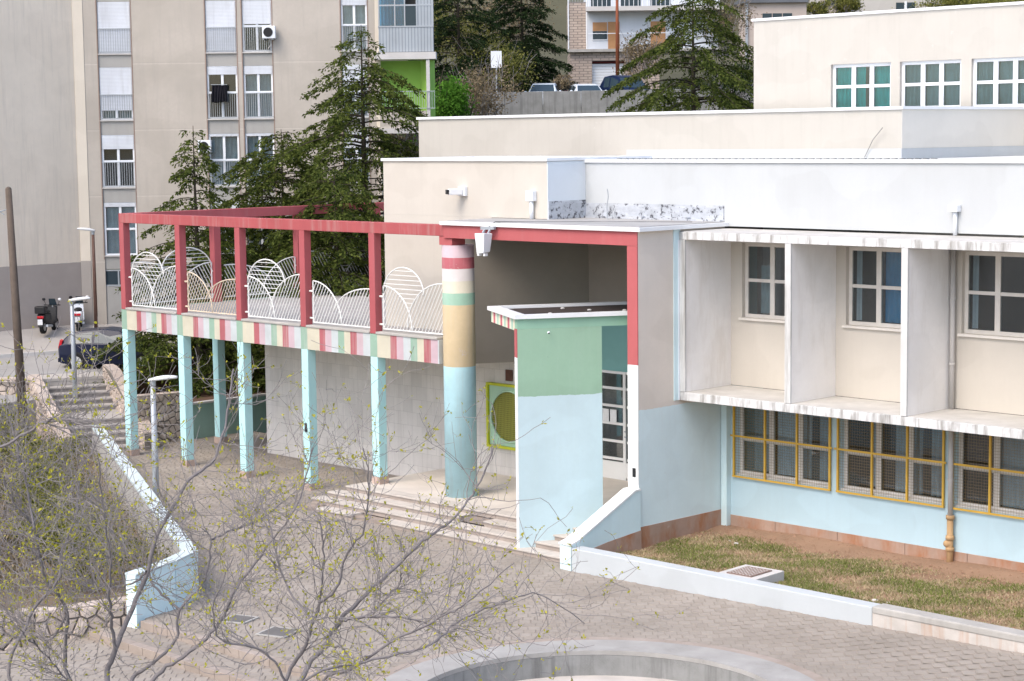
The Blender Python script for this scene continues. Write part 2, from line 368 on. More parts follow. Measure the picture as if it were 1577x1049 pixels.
# brown edging of the two shallow steps and round the circle
for yy, zz, x0, x1 in ((-12.1, 0, 19.0, 28), (-13.0, -.16, 18.4, 28)):
    e = empty('plaza_step', (0, 0, 0)); tag(e, kind='structure')
    k = 0; x = x0
    while x < x1:
        box('edging_stone', m_band, e, x + .006, yy - .1, zz - .2, x + .494, yy + .1, zz + .008, .008); x += .5
def ring(r0, r1, z0, z1, n=72):
    mb = MB()
    for i in range(n):
        a, b = 2 * math.pi * i / n, 2 * math.pi * (i + 1) / n
        P = [CIRC + r * np.array([math.cos(t), math.sin(t)]) for r, t in ((r0, a), (r1, a), (r1, b), (r0, b))]
        n0 = len(mb.v)
        mb.add([(*p, z1) for p in P] + [(*p, z0) for p in P], [(0, 1, 2, 3), (4, 7, 6, 5), (0, 3, 7, 4), (1, 5, 6, 2)])
    return mb
ck = empty('circular_kerb'); tag(ck, kind='structure')
ring(RI, RO, -.06, .03).build('kerb_top', M('kerb_concrete', (.40, .385, .365), var=.3, scale=1.3, bmp=.5, streak=.0, patch=.4, patch_col=(.3, .28, .26)), ck)
ring(RI + .004, RI + .2, -.5, -.065).build('kerb_inner_wall', m_concdark, ck)
ring(RO + .012, RO + .26, -.03, .014).build('brown_band', m_band, ck)
mbf = MB(); nn = 48; mbf.add([(*CIRC, -.48)] + [(*(CIRC + (RI + .1) * np.array([math.cos(2 * math.pi * i / nn), math.sin(2 * math.pi * i / nn)])), -.48) for i in range(nn)], [(0, 1 + i, 1 + (i + 1) % nn) for i in range(nn)])
tag(mbf.build('sunken_floor', M('pale_sunken_paving', (.56, .52, .48), var=.18, scale=1.5, bmp=.5)), kind='structure')
for i, (x, y, w) in enumerate(((20.5, -10.7, .26), (22.0, -10.8, .3))):
    g = empty('drain_cover', (x, y, .02), R(20)); tag(g, ['dark square drain cover in the paving nearest the blue wall end', 'dark square drain cover in the paving, further from the blue wall end'][i], 'drain cover', 'drain covers in the plaza')
    MB().box(-w, -w, 0, w, w, .012).build('lid', M('iron_lid', (.17, .16, .15), var=.3, scale=5, rough=.7), g)
    mb = MB()
    for a, b, c, d in ((-w - .05, -w - .05, w + .05, -w - .004), (-w - .05, w + .004, w + .05, w + .05), (-w - .05, -w, -w - .004, w), (w + .004, -w, w + .05, w)): mb.box(a, b, -.01, c, d, .016)
    mb.build('frame', m_concrete, g)

# ------------------------------------------------------------------ bank on the left, road level, hillside
def grid(name, mat, f, us, vs, kind='structure'):
    V = [f(u, v) for u in us for v in vs]; nv = len(vs)
    F = [(i * nv + j, (i + 1) * nv + j, (i + 1) * nv + j + 1, i * nv + j + 1) for i in range(len(us) - 1) for j in range(len(vs) - 1)]
    mb = MB(); mb.add(V, F); return tag(mb.build(name, mat, smooth=True), kind=kind)
PN = np.array([-PDIR[1], PDIR[0]])
if PN @ np.array([1, 1]) > 0: PN = -PN                                     # towards the bank, away from the plaza
def bankm(s, v): return bankf(-6 + s * (np.interp(v, [0, 1.45, 5.5, 12], [20.9, 22.3, 22.6, 23.2]) + 6), v)
def bankf(u, v):
    p = PAR0 + PDIR * u + PN * v
    z = -.35 + .25 * math.sin(u * .7) * .3 + .05 * v + .45 * sstep(12, 19.5, u) + .2 * sstep(6, 0, u)
    return (p[0], p[1], z)
grid('bank', M('bank_soil', (.20, .15, .10), var=.4, scale=1.5, bmp=.9, bscale=14), bankm, np.linspace(0, 1, 54), np.linspace(.16, 12, 24))
ZR = 1.65
# stairs frame: top to bottom along SD
ST = np.array([-7.2, 2.35]); SD = np.array([.925, -.38]); SD /= np.linalg.norm(SD); SN = np.array([-SD[1], SD[0]])   # SN: to the right-back
def stp(a, b): return ST + SD * a + SN * b
K0 = np.array([-12.9, 2.6]); kd = np.array([.22, 1.0]); kd /= np.linalg.norm(kd); ZK = 2.02
def slope_sheet(name, mat, pts): return tag(MB().add(pts, [tuple(range(len(pts)))]).build(name, mat), kind='structure')
kp = lambda t: K0 + kd * t
nr_ = [stp(-4.5, -13), stp(-3.3, -9.2), stp(-.03, -1.3), stp(-.03, 1.3), np.array([-6.45, 4.2]), np.array([-6.45, 26])]; kt_ = [-14, -9, -1.5, 1.5, 4.5, 24]
nr_[0] = stp(-3.9, -11); nr_[5] = np.array([-6.45, 12.0]); kq_ = [kp(-8), kp(-5), kp(0), kp(3), kp(7), kp(7) + HR[:2] * 6]; nz_ = [1.95, 1.88, ZR, ZR, ZR, ZR]
tag(MB().add([(*p, z) for p, z in zip(nr_, nz_)] + [(*p, ZK) for p in kq_], [(i, i + 1, 7 + i, 6 + i) for i in range(5)]).build('road', m_asphalt), kind='structure')
tag(MB().prism([tuple(stp(-4.2, -7)), tuple(stp(-2.8, -7)), tuple(stp(-.55, -1.3)), tuple(stp(-.05, -1.28)), tuple(stp(-.05, 1.25)), tuple(stp(-.05, 1.3)), tuple(stp(-1.6, 1.3))], ZR - .3, ZR + .09).build('near_pavement', m_pavement), kind='structure')
kb = empty('kerb'); tag(kb, kind='structure')
for i in range(-8, 7):
    a = kp(i + .008); b = kp(i + .992); MB().bar((*a, ZK), (*b, ZK), .2, .26).build('kerbstone', m_conclight, kb)
kw_ = [kp(-8), kp(0), kp(7), kp(7) + HR[:2] * 20]; ww_ = [(-15.6, -5.3), (-15.6, 2.6), (-15.55, 8.4), (-1.16, 22.8)]
tag(MB().add([(*p, ZK + .12) for p in kw_] + [(*p, 2.76) for p in ww_], [(i, i + 1, 5 + i, 4 + i) for i in range(3)]).build('far_pavement', m_pavement), kind='structure')
tag(MB().box(-60, -30, -.8, -6.5, 60, 1.2).build('road_bed', m_asphalt), kind='structure')
def hillf(d, s):
    z = 1.0 + (9.6 * sstep(84, 102, d)) + 1.0 * (1 if d > 104.7 else 0) + max(0, d - 115) * .14 + max(0, d - 165) * .5
    if d > 105.4 and d <= 115: z = 11.6
    z += .5 * math.sin(s * .21 + d * .13) * sstep(112, 125, d)
    p = CAM[:2] + HV[:2] * d + HR[:2] * s; return (p[0], p[1], z)
grid('hillside', m_hill, hillf, np.array([83, 86, 89, 92, 95, 98, 100, 102, 104.6, 104.8, 105.5, 110, 114.9, 117, 120, 126, 134, 145, 160, 180, 210, 250, 300, 340]), np.linspace(-110, 110, 56))
# terrace and walls beyond the balcony
tag(MB().prism([(-6.3, 3.9), (-1.35, 3.6), (-1.35, 16), (-6.3, 16)], -.5, [1.0, 1.15, 1.15, 1.0]).build('terrace', m_earth), kind='structure')
w = MB().box(-6.5, 4.2, .2, -6.3, 24, 1.95).build('earth_retaining_wall', m_earth); tag(w, 'dark brown retaining wall below the parked cars behind the balcony columns', 'wall')
w = empty('teal_wall', (-1.2, 6, 0)); tag(w, 'low dull green wall with flat capping seen between the blue columns', 'wall')
y = 3.35
mt = M('dull_green_paint', (.32, .47, .40), var=.15, streak=.25)
while y < 12:
    MB().box(-.12, y - 6 + .006, -.3, .0, y - 6 + 1.19, 1.18).build('panel', mt, w, .01); y += 1.2
MB().box(-.17, -2.7, 1.185, .05, 6, 1.25).build('capping', m_conclight, w)

# ------------------------------------------------------------------ stone walls
def clip(poly, p, nrm):
    out = []
    for i in range(len(poly)):
        a, b = poly[i], poly[(i + 1) % len(poly)]; da, db = (a - p) @ nrm, (b - p) @ nrm
        if da <= 0: out.append(a)
        if da * db < 0: out.append(a + (b - a) * da / (da - db))
    return out
def stone_wall(name, label, A, B, z0, z1f, cell, thick, back=.35, seed=1, depth_sign=1):
    """dry-stone face on the vertical plane A-B; z1f(u) gives the top; stones are separate children"""
    rs = random.Random(seed); A = np.array(A, float); B = np.array(B, float); Ln = np.linalg.norm(B - A); d = (B - A) / Ln
    nr = np.array([d[1], -d[0]]) * depth_sign                               # faces the camera
    root = empty(name, (A[0], A[1], 0)); tag(root, label, 'wall')
    n = 10; mb = MB(); us = [Ln * i / n for i in range(n + 1)]
    pts = [(0, z0 if not callable(z0) else z0(0))] + [(u, z1f(u)) for u in us] + [(Ln, z0 if not callable(z0) else z0(Ln))]
    L3 = lambda u, z, o: np.array([d[0] * u + nr[0] * o, d[1] * u + nr[1] * o, z])
    MB().slab([L3(u, z - .03, 0) for u, z in pts], L3(0, 0, -back)).build('core', m_mortar, root)
    top = MB()
    for i in range(n):
        a, b = us[i] + .004, us[i + 1] - .004
        top.slab([L3(a, z1f(a) - .028, -back - .01), L3(b, z1f(b) - .028, -back - .01), L3(b, z1f(b) - .028, .03), L3(a, z1f(a) - .028, .03)], (0, 0, .05))
    top.build('capping', m_stone, root)
    zb = z0 if not callable(z0) else min(z0(0), z0(Ln)); zt = max(z1f(u) for u in us); nu = max(2, int(Ln / cell)); nz = max(2, int((zt - zb) / (cell * .85)))
    sites = {}
    for i in range(-1, nu + 1):
        for j in range(-1, nz + 1): sites[i, j] = np.array([(i + .5 + rs.uniform(-.36, .36) + .25 * (j % 2)) * Ln / nu, zb + (j + .5 + rs.uniform(-.34, .34)) * (zt - zb) / nz])
    for (i, j), c in sites.items():
        if not (-cell * .4 <= c[0] <= Ln + cell * .4) or not (zb - cell * .4 <= c[1] <= z1f(min(max(c[0], 0), Ln)) + cell * .5): continue
        poly = [np.array(q) for q in ((0, zb), (Ln, zb), (Ln, zt), (0, zt))]
        for di in (-2, -1, 0, 1, 2):
            for dj in (-2, -1, 0, 1, 2):
                o = sites.get((i + di, j + dj))
                if o is None or (di == 0 and dj == 0): continue
                v = o - c; poly = clip(poly, (c + o) / 2 - v / np.linalg.norm(v) * .014, v)
                if len(poly) < 3: break
        u0, u1 = 0, Ln; sl = (z1f(u1) - z1f(u0)) / Ln
        if len(poly) >= 3: poly = clip(poly, np.array([0, z1f(0) - .035]), np.array([-sl, 1.0]))
        if len(poly) < 3: continue
        ce = sum(poly) / len(poly); th = thick * rs.uniform(.6, 1.25); n2 = len(poly); ins = [ce + (p - ce) * .86 for p in poly]; o = L3(ce[0], ce[1], 0)
        vs = [L3(p[0], p[1], .002) - o for p in poly] + [L3(p[0], p[1], th * rs.uniform(.8, 1.1)) - o for p in ins] + [L3(ce[0], ce[1], th * 1.12) - o]
        fs = [(k, (k + 1) % n2, n2 + (k + 1) % n2, n2 + k) for k in range(n2)] + [(n2 + k, n2 + (k + 1) % n2, 2 * n2) for k in range(n2)]
        if depth_sign < 0: fs = [tuple(reversed(f)) for f in fs]
        so = MB().add(vs, fs).build('stone', m_stone, root); so.location = o
    return root
stone_wall('stone_wall', 'pinkish dry stone wall under the bushes, at the lower left corner', (17.0, -15.8), (18.62, -12.05), -.75, lambda u: .34 + .03 * math.sin(u * 2), .3, .07, seed=3)
stone_wall('stone_wall', 'dry stone wall standing at the right edge of the stairs, beside the dark car', stp(-.2, 1.32), stp(6.9, 1.32), 0.0, lambda u: 2.12 - .26 * max(0, u - 1.2) if u < 9 else .5, .27, .05, seed=5)
stone_wall('stone_wall', 'dry stone wall across the plaza end between the two leftmost blue columns', (-1.2, 1.25), (-1.2, 3.32), -.1, lambda u: 1.7 - .03 * u, .24, .05, seed=6)
lw = stone_wall('stone_wall', 'dry stone wall to the left of the stairs, behind the wooden pole', stp(-3.2, -9.0), stp(-.2, -1.32), -.2, lambda u: ZR + .12, .27, .05, seed=8)
stone_wall('stone_wall', 'sloping dry stone wall along the left edge of the stairs', stp(-.2, -1.33), stp(6.6, -1.33), -.2, lambda u: 1.9 - .2 * u, .26, .05, seed=9)

# stairs up to the road
ss = empty('stairs', (*ST, 0)); tag(ss, 'concrete stairs with a landing climbing from the plaza to the road', 'stairs')
def stair_step(a0, a1, z):
    q = [stp(a0, -1.3) - ST, stp(a1, -1.3) - ST, stp(a1, 1.3) - ST, stp(a0, 1.3) - ST]
    s = MB().prism([tuple(p) for p in q], -.3, z - .05).build('step', m_riser, ss)
    q = [stp(a0, -1.3) - ST, stp(a1 + .03, -1.3) - ST, stp(a1 + .03, 1.3) - ST, stp(a0, 1.3) - ST]
    MB().prism([tuple(p) for p in q], z - .049, z).build('tread', M('tread', (.40, .375, .35), var=.2, scale=2) if 'tread' not in bpy.data.materials else bpy.data.materials['tread'], s)
a = 0.0; z = ZR
for k in range(5):
    z -= .17; stair_step(a, a + .55, z); a += .55
stair_step(a, a + 1.6, z); a += 1.6
for k in range(4):
    z -= .17; stair_step(a, a + .52, z); a += .52

# pale blue parapet between plaza and bank
pp = empty('parapet_wall', (*PAR0, 0)); tag(pp, 'low pale blue parapet wall running along the bank to a bent end', 'wall')
L = np.linalg.norm(PAR1 - PAR0)
def prel(u, v): return PDIR * u + PN * v
def hseg(name, mat, pts, z0, z1, off0, off1):
    mb = MB()
    for i in range(len(pts) - 1):
        a, b = np.array(pts[i]), np.array(pts[i + 1]); d = (b - a) / np.linalg.norm(b - a); nn_ = np.array([-d[1], d[0]])
        mb.prism([tuple(a + nn_ * off0), tuple(b + nn_ * off0), tuple(b + nn_ * off1), tuple(a + nn_ * off1)], [z0[i], z0[i + 1]] + [z0[i + 1], z0[i]], [z1[i], z1[i + 1]] + [z1[i + 1], z1[i]])
    return mb.build(name, mat, pp)
w0 = [prel(0, 0), prel(L, 0)]
hseg('wall', m_concrete, w0, [-.9, -.9], [.93, .97], -.16, .11)
hseg('wall_face', m_bluelight, w0, [-.1, -.1], [.93, .97], .112, .13)
hseg('coping', M('coping_paint', (.58, .66, .67), var=.15, scale=2, streak=.0, patch=.25, patch_col=(.55, .55, .53)), w0, [.932, .972], [1.0, 1.04], -.19, .16)
E0 = prel(L, 0); E1 = np.array([18.78, -12.28]) - PAR0; Em = E0 + (E1 - E0) * .45 + np.array([.16, .02])
hseg('end_wall', m_bluelight, [E0 + PDIR * .02, Em, E1], [-.1, -.35, -.6], [1.035, 1.03, .98], -.12, .16)
hseg('end_coping', bpy.data.materials['coping_paint'], [E0 + PDIR * .02, Em, E1], [1.037, 1.032, .982], [1.08, 1.075, 1.02], -.14, .18)
# ------------------------------------------------------------------ the school
SC = empty('school_building', (11, 0, 0))
tag(SC, 'cream and white school building with striped balcony, red frame and pale blue columns', 'building')
class _S:                                                                  # parts keep world coordinates: parent offset removed
    pass
def sfix(o): o.location = tuple(np.array(o.location) - np.array([11, 0, 0])); return o
def sbox(name, mat, *a, bevel=0, parent=None):
    o = box(name, mat, parent or SC, *a, bevel)
    return sfix(o) if parent is None else o
def sb(mb, name, mat, bevel=0, smooth=False, kind=None): return sfix(mb.build(name, mat, SC, bevel, smooth, kind))
def wall_y(name, mat, X0, X1, Z0, Z1, Y0, Y1, holes=()):
    mb = MB(); hs = sorted(holes); x = X0
    for (a, b, c, d) in hs:
        if a > x: mb.box(x, Y0, Z0, a, Y1, Z1)
        if c > Z0: mb.box(a, Y0, Z0, b, Y1, c)
        if d < Z1: mb.box(a, Y0, d, b, Y1, Z1)
        x = b
    if x < X1: mb.box(x, Y0, Z0, X1, Y1, Z1)
    return sb(mb, name, mat)
U = 3.1; ZS, ZRL, ZB, ZT = 4.153, 4.87, 7.60, 7.905
c_g, c_c, c_r, c_p, c_b = (.30, .44, .345), (.60, .56, .44), (.42, .13, .145), (.56, .42, .46), (.54, .58, .59)
stripes = [(0, c_g), (.30, c_c), (.86, c_r), (1.12, c_p), (1.40, c_b), (1.70, c_g), (1.97, c_c), (2.24, c_r), (2.52, c_p), (2.80, c_b)]
m_stripe = MZ('striped_fascia', stripes, axis=0, wob=.006, period=U, var=.16, scale=1.6, streak=.55, streak_col=(.50, .48, .44), patch=.35, patch_col=(.5, .47, .43))
m_stripe_c = MZ('striped_canopy_fascia', [(0, (.78, .72, .55)), (.16, (.58, .16, .19)), (.32, (.78, .74, .6)), (.48, (.40, .62, .5))], axis=0, wob=.004, period=.62, var=.1)
m_deck = MBRICK('deck_tiles', (.42, .40, .385), (.36, .345, .335), (.25, .24, .23), .3, .3, (0, 0, 0), bmp=.3)
m_tilewall = MBRICK('tiled_wall', (.76, .72, .68), (.69, .655, .62), (.56, .53, .50), .42, .4, (R(90), 0, 0), msize=.006, bmp=.5)
m_plat = M('platform_stone', (.64, .58, .52), var=.15, scale=1.4, streak=0, bmp=.3)

# balcony
sbox('deck', m_deck, .28, .30, 4.5, 10.96, 13.5, 4.80)
sbox('deck', m_deck, 10.965, .30, 4.5, 14.35, 1.835, 4.80)
sbox('deck_soffit', m_concrete, .25, .285, 4.2, 14.3, 1.8, 4.49)
sbox('fascia', m_stripe, .0, .0, ZS, 15.25, .28, 4.795)
sbox('side_fascia', m_stripe, .0, .284, ZS, .276, 13.5, 4.795)
for i in range(5):
    sbox('ledge', m_concrete, i * U + .27, -.03, 4.80, (i + 1) * U - .004 if i < 4 else 15.2, .42, 4.865, bevel=.01)
for i in range(5):
    sbox('post', m_redpost, i * U, .0, 4.80, i * U + .25, .25, ZB - .002, bevel=.012)
    zb = 0 if i < 4 else .56
    sbox('column', m_bluecol, i * U, .0, zb + .2, i * U + .3, .3, ZS - .002, bevel=.015)
    sbox('column_base', m_baseStone, i * U - .02, -.02, zb - .1, i * U + .32, .32, zb + .198, bevel=.01)
    if i == 3: sbox('socket', m_dark, i * U + .1, -.02, 1.72, i * U + .2, -.001, 1.98)
for y in (3.55, 7.1, 10.65):
    sbox('post', m_redpost, .0, y, 4.80, .27, y + .27, ZB - .002, bevel=.012)
sbox('column', m_bluecol, .0, 3.55, .2, .3, 3.85, ZS - .002, bevel=.015)
sbox('column_base', m_baseStone, -.02, 3.53, -.1, .32, 3.87, .198, bevel=.01)
sbox('column', m_bluecol, .0, 7.1, .0, .3, 7.4, ZS - .002, bevel=.015)
sbox('front_beam', m_redbeam, .0, .0, ZB, 15.52, .26, ZT, bevel=.012)
sbox('side_beam', m_redpost, .0, .264, ZB, .26, 13.5, ZT, bevel=.012)
sbox('rear_beam', m_redpost, .264, 13.2, ZB, 11, 13.5, ZT)

# railings: bent-tube panels between the posts
def railing(w, kindA, o, ud, mat):
    """o: base point, ud: unit vector along the panel"""
    o = np.array(o, float); ud = np.array(ud, float)
    root = sfix(empty('railing', tuple(o), 0, SC))
    P3 = lambda u, z: np.array([ud[0] * u, ud[1] * u, z]); nrm = np.array([-ud[1], ud[0], 0])
    r = .02
    def curve(f, n=18, rr=r): MB().tube([P3(*f(k / n)) for k in range(n + 1)], rr, 6).build('arch', mat, root, smooth=True)
    hA, wA = 1.2, .46 * w
    if kindA: fB = lambda t: (.95 * w - .57 * w * math.cos(t * 1.75), 1.36 * math.sin(t * 1.75)); insB = lambda u, z: ((u - .95 * w) / (.57 * w)) ** 2 + (z / 1.36) ** 2 < 1
    else: fB = lambda t: (.92 * w - .6 * w * math.cos(.30 + t * 1.4), 1.08 * math.sin(.30 + t * 1.4) ** .8); insB = lambda u, z: ((u - .92 * w) / (.6 * w)) ** 2 + (max(z, 0) / 1.08) ** 2.5 < 1
    curve(lambda t: (wA * math.sin(t * math.pi / 2), hA * math.cos(t * math.pi / 2))); curve(fB)
    insA = lambda u, z: (u / wA) ** 2 + (z / hA) ** 2 < 1
    MB().tube([P3(0, -.02), P3(0, hA)], r, 6).build('upright', mat, root); MB().tube([P3(0, 0), P3(w - .02, 0)], r, 6).build('bottom_rail', mat, root)
    for z in (.12, .9): MB().tube([P3(-.16, z), P3(.01, z)], .028, 6).build('bracket', mat, root)
    if kindA:
        curve(lambda t: (.33 * w - .33 * w * math.cos(t * math.pi), 1.0 + .74 * math.sin(t * math.pi)))
    insC = lambda u, z: ((u - .33 * w) / (.33 * w)) ** 2 + ((z - 1.0) / .74) ** 2 < 1 if z > 1.0 else True
    def hatch(inside, dirv, sp, off=0):
        dv = np.array(dirv) / np.linalg.norm(dirv); nv = np.array([-dv[1], dv[0]])
        for k in range(-60, 60):
            c = nv * (k * sp + off); seg = None
            for i in range(-160, 200):
                p = c + dv * i * .025
                ok = 0 < p[0] < w - .02 and 0 < p[1] < 1.9 and inside(*p)
                if ok: seg = (seg[0], p) if seg else (p, p)
                if (not ok or i == 199) and seg:
                    if np.linalg.norm(seg[1] - seg[0]) > .08: MB().bar(P3(*seg[0]), P3(*seg[1]), .017).build('bar', mat, root)
                    seg = None
    hatch(insA, (.5, .86), .115); hatch(lambda u, z: insB(u, z) and not insA(u, z), (.5, .86), .115, .03)
    if kindA: hatch(lambda u, z: z > .15 and not insA(u, z) and not insB(u, z) and u < .7 * w and insC(u, z), (1, 0), .125, .02)
    return root
for i in range(5): railing(2.72 if i < 4 else 2.55, i % 2 == 0, (i * U + .42, .16, 4.94), (1, 0), m_rustrail if i == 1 else m_white_metal)
for k, y in enumerate((.3, 3.85, 7.4)): railing(3.05, k != 1, (.14, y + .16 + 3.05, 4.94), (0, -1), m_white_metal)
railing(2.3, True, (.14, 13.3, 4.94), (0, -1), m_white_metal)

# round striped column
zc = [(.4, (.46, .70, .76)), (4.10, (.54, .43, .27)), (5.76, (.28, .44, .34)), (6.08, (.60, .56, .45)), (6.40, (.60, .56, .555)), (6.73, (.40, .115, .135)), (7.03, (.54, .43, .47))]
m_cyl = MZ('striped_column_paint', zc, axis=2, wob=.012, var=.14, scale=1.5, streak=.3, streak_col=(.42, .40, .37), patch=.6, patch_col=(.46, .40, .36))
rc = sb(MB().tube([(15.6, .42, .5), (15.6, .42, 7.36)], .435, 40), 'round_column', m_cyl)
for p in rc.data.polygons: p.use_smooth = len(p.vertices) == 4
sbox('column_head', m_portalred, 15.3, .02, 7.365, 15.8, .5, ZB - .002)

# portal frame, roof slab and the recess
sbox('portal_beam', m_portalred, 15.525, -.03, 7.56, 22.42, -.002, 7.90)
sbox('portal_beam_core', m_portalred, 15.525, .0, 7.57, 22.086, .27, 7.90)
sbox('portal_leg', m_portalred, 22.09, -.03, 4.66, 22.42, -.002, 7.555)
sbox('portal_leg', m_whitepaint, 22.09, -.03, .62, 22.42, -.002, 4.658)
sbox('socket', m_dark, 22.24, -.045, 1.9, 22.34, -.031, 2.12)
m_sidewall = MZ('side_wall_paint', [(-1, (.70, .83, .85)), (3.55, (.72, .65, .575))], axis=2, wob=.06, var=.07, streak=.1, streak_col=(.5, .47, .44), patch=.1)
sbox('side_wall', m_sidewall, 22.09, .0, -.2, 22.42, 3.298, 7.555)
sbox('side_wall', m_sidewall, 22.09, .0, 7.556, 22.42, 3.298, 7.898)
sbox('side_plinth', m_plinth, 22.42, .0, -.2, 22.44, 3.29, .66)
slabp = [(15.45, -.1), (22.56, -.1), (22.56, 3.296), (17.574, 3.296), (17.574, 1.836), (15.45, 1.836)]
sb(MB().prism(slabp, 7.905, 8.0), 'portal_roof', m_coping)
sb(MB().prism([(15.6, .05), (22.42, .05), (22.42, 3.29), (17.58, 3.29), (17.58, 1.83), (15.6, 1.83)], 8.001, 8.02), 'roof_felt', m_roofgrey)
d30 = np.array([.5, .866]); A = np.array([14.2, 1.84]); B = np.array([16.05, 5.05]); n30 = np.array([-.866, .5])
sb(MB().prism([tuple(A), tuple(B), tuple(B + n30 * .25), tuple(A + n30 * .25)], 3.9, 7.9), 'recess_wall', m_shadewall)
wall_y('entrance_wall', m_teal, 16.05, 22.08, .3, 5.3, 5.05, 5.3, [(16.42, 18.6, .3, 3.63)])
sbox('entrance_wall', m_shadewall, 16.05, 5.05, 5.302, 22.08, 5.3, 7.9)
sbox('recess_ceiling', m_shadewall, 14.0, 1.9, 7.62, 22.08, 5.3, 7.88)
sbox('inner_side_wall', m_teal, 22.03, .3, .3, 22.085, 5.04, 7.6)

# doors: white metal, four glass rows
m_doorframe = M('door_metal', (.80, .80, .79), rough=.5, var=.06, bmp=0)
dr = sfix(empty('entrance_door', (16.44, 5.0, .56), 0, SC))
for x in (0, .93, 1.86): box('frame', m_doorframe, dr, x, 0, 0, x + .1, .09, 3.07)
for x in (.1, 1.03):
    for z in (0, .55, 1.05, 1.55, 2.05, 2.55, 3.0):
        if z < 2.1 and x > 1: box('rail', m_doorframe, dr, x + .06, -.02, z, x + .77, .05, z + .07)
        else: box('rail', m_doorframe, dr, x, .01, z, x + .83, .07, z + .07)
    box('glass', m_glass, dr, x, .035, .1, x + .83, .045, 3.0)
box('kick_panel', m_doorframe, dr, .1, .0, .07, .93, .06, .5); box('kick_panel', m_doorframe, dr, 1.03, .0, .07, 1.86, .06, .5)
for z in (1.4, 1.25): MB().bar((1.02, -.05, z), (1.12, -.05, z), .03).build('handle', m_grey_metal, dr)
for x in (.16, .45): box('notice', m_plate, dr, x, -.01, 1.62, x + .24, .0, 1.98)
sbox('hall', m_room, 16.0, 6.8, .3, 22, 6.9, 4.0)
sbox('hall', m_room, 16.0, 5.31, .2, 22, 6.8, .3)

# lower tiled wall with round grille
sbox('ground_floor_wall', m_tilewall, 3.1, 3.4, -.1, 15.6, 3.7, 4.19)
sb(MB().prism([(15.3, 3.72), (15.6, 3.72), (16.05, 5.04), (15.75, 5.04)], .3, 3.89), 'ground_floor_wall', m_tilewall)
sbox('ground_floor_wall', m_tilewall, 3.1, 3.705, -.1, 3.35, 12, 4.19)
sbox('soffit', m_concrete, 3.1, 1.85, 4.195, 14.2, 3.7, 4.48)
gr = sfix(empty('round_grille', (13.63, 3.36, 1.34), 0, SC)); W_, H_ = 1.75, 1.87
for a in ((0, 0, W_, .07), (0, H_ - .07, W_, H_), (0, .07, .07, H_ - .07), (W_ - .07, .07, W_, H_ - .07)): box('frame', m_lime, gr, a[0], -.09, a[1], a[2], .03, a[3])
mb = MB(); nn = 40; cx, cz, rr = W_ / 2, H_ / 2, .72
for i in range(nn):
    a, b = 2 * math.pi * i / nn, 2 * math.pi * (i + 1) / nn
    def sq(t):
        c, s_ = math.cos(t), math.sin(t); k = 1 / max(abs(c), abs(s_)); return (cx + c * k * (W_ / 2 - .075), cz + s_ * k * (H_ / 2 - .075))
    q = [(cx + rr * math.cos(a), cz + rr * math.sin(a)), sq(a), sq(b), (cx + rr * math.cos(b), cz + rr * math.sin(b))]
    mb.slab([(p[0], -.02, p[1]) for p in q], (0, .03, 0))
mb.build('panel', m_mint, gr)
mb = MB(); mb.tube([(cx + (rr + .02) * math.cos(2 * math.pi * i / nn), -.03, cz + (rr + .02) * math.sin(2 * math.pi * i / nn)) for i in range(nn + 1)], .03, 6); mb.build('ring', m_mint, gr, smooth=True)
mb = MB()
for k in range(-12, 13):
    o = k * .058; h = math.sqrt(max(0, rr * rr - o * o))
    if h > .05: mb.bar((cx + o, -.0, cz - h), (cx + o, -.0, cz + h), .012); mb.bar((cx - h, .012, cz + o), (cx + h, .012, cz + o), .012)
mb.build('wire_mesh', M('olive_wire', (.42, .42, .10), var=.1, bmp=0), gr); box('recess', M('olive_recess', (.22, .21, .06), var=.2), gr, .1, .032, .1, W_ - .1, .038, H_ - .1)
sbox('conduit_box', M('rust_box', (.16, .08, .06), var=.3, scale=6), 14.35, 3.36, 3.3, 14.62, 3.398, 3.62)

# green canopy box, turned thirty degrees
g0 = np.array([20.2, -1.93]); gp = lambda a, b: tuple(g0 + d30 * a + n30 * b)
m_gw = MZ('green_blue_wall_paint', [(-1, (.56, .70, .735)), (3.88, (.31, .475, .345))], axis=2, wob=.05, var=.09, streak=.14, streak_col=(.45, .55, .5), patch=.12, patch_col=(.5, .6, .56))
sb(MB().prism([gp(0, 0), gp(2.15, 0), gp(2.15, .22), gp(0, .22)], -.1, 5.55), 'canopy_wall', m_gw)
sb(MB().prism([gp(-.002, .001), gp(-.002, .22), gp(-.02, .22), gp(-.02, .001)], -.1, 4.85), 'wall_edge', m_whitepaint)
sb(MB().prism([gp(-.002, .001), gp(-.002, .22), gp(-.02, .22), gp(-.02, .001)], 4.852, 5.55), 'wall_edge', m_portalred)
sb(MB().prism([gp(.0, .0), gp(4.6, .0), gp(4.6, .24), gp(.0, .24)], 5.552, 5.80), 'canopy_lintel', m_green)
sb(MB().prism([gp(-.0, .24), gp(.2, .24), gp(.2, 2.62), gp(-.0, 2.62)], 5.5, 5.80), 'canopy_fascia', m_stripe_c)
for a, b, c, d in ((-.08, 2.75, -.08, .35), (.20, 4.6, -.08, .12), (.2, 4.6, 2.55, 2.75)):
    q = [gp(a, -.06), gp(a + .3, -.06), gp(a + .3, 2.72), gp(a, 2.72)] if a < 0 else [gp(.222, c), gp(b, c), gp(b, d), gp(.222, d)]
    sb(MB().prism(q, 5.802, 5.90), 'canopy_coping', m_coping)
sb(MB().prism([gp(.222, .122), gp(4.6, .122), gp(4.6, 2.548), gp(.222, 2.548)], 5.6, 5.83), 'canopy_roof', m_roofdark)
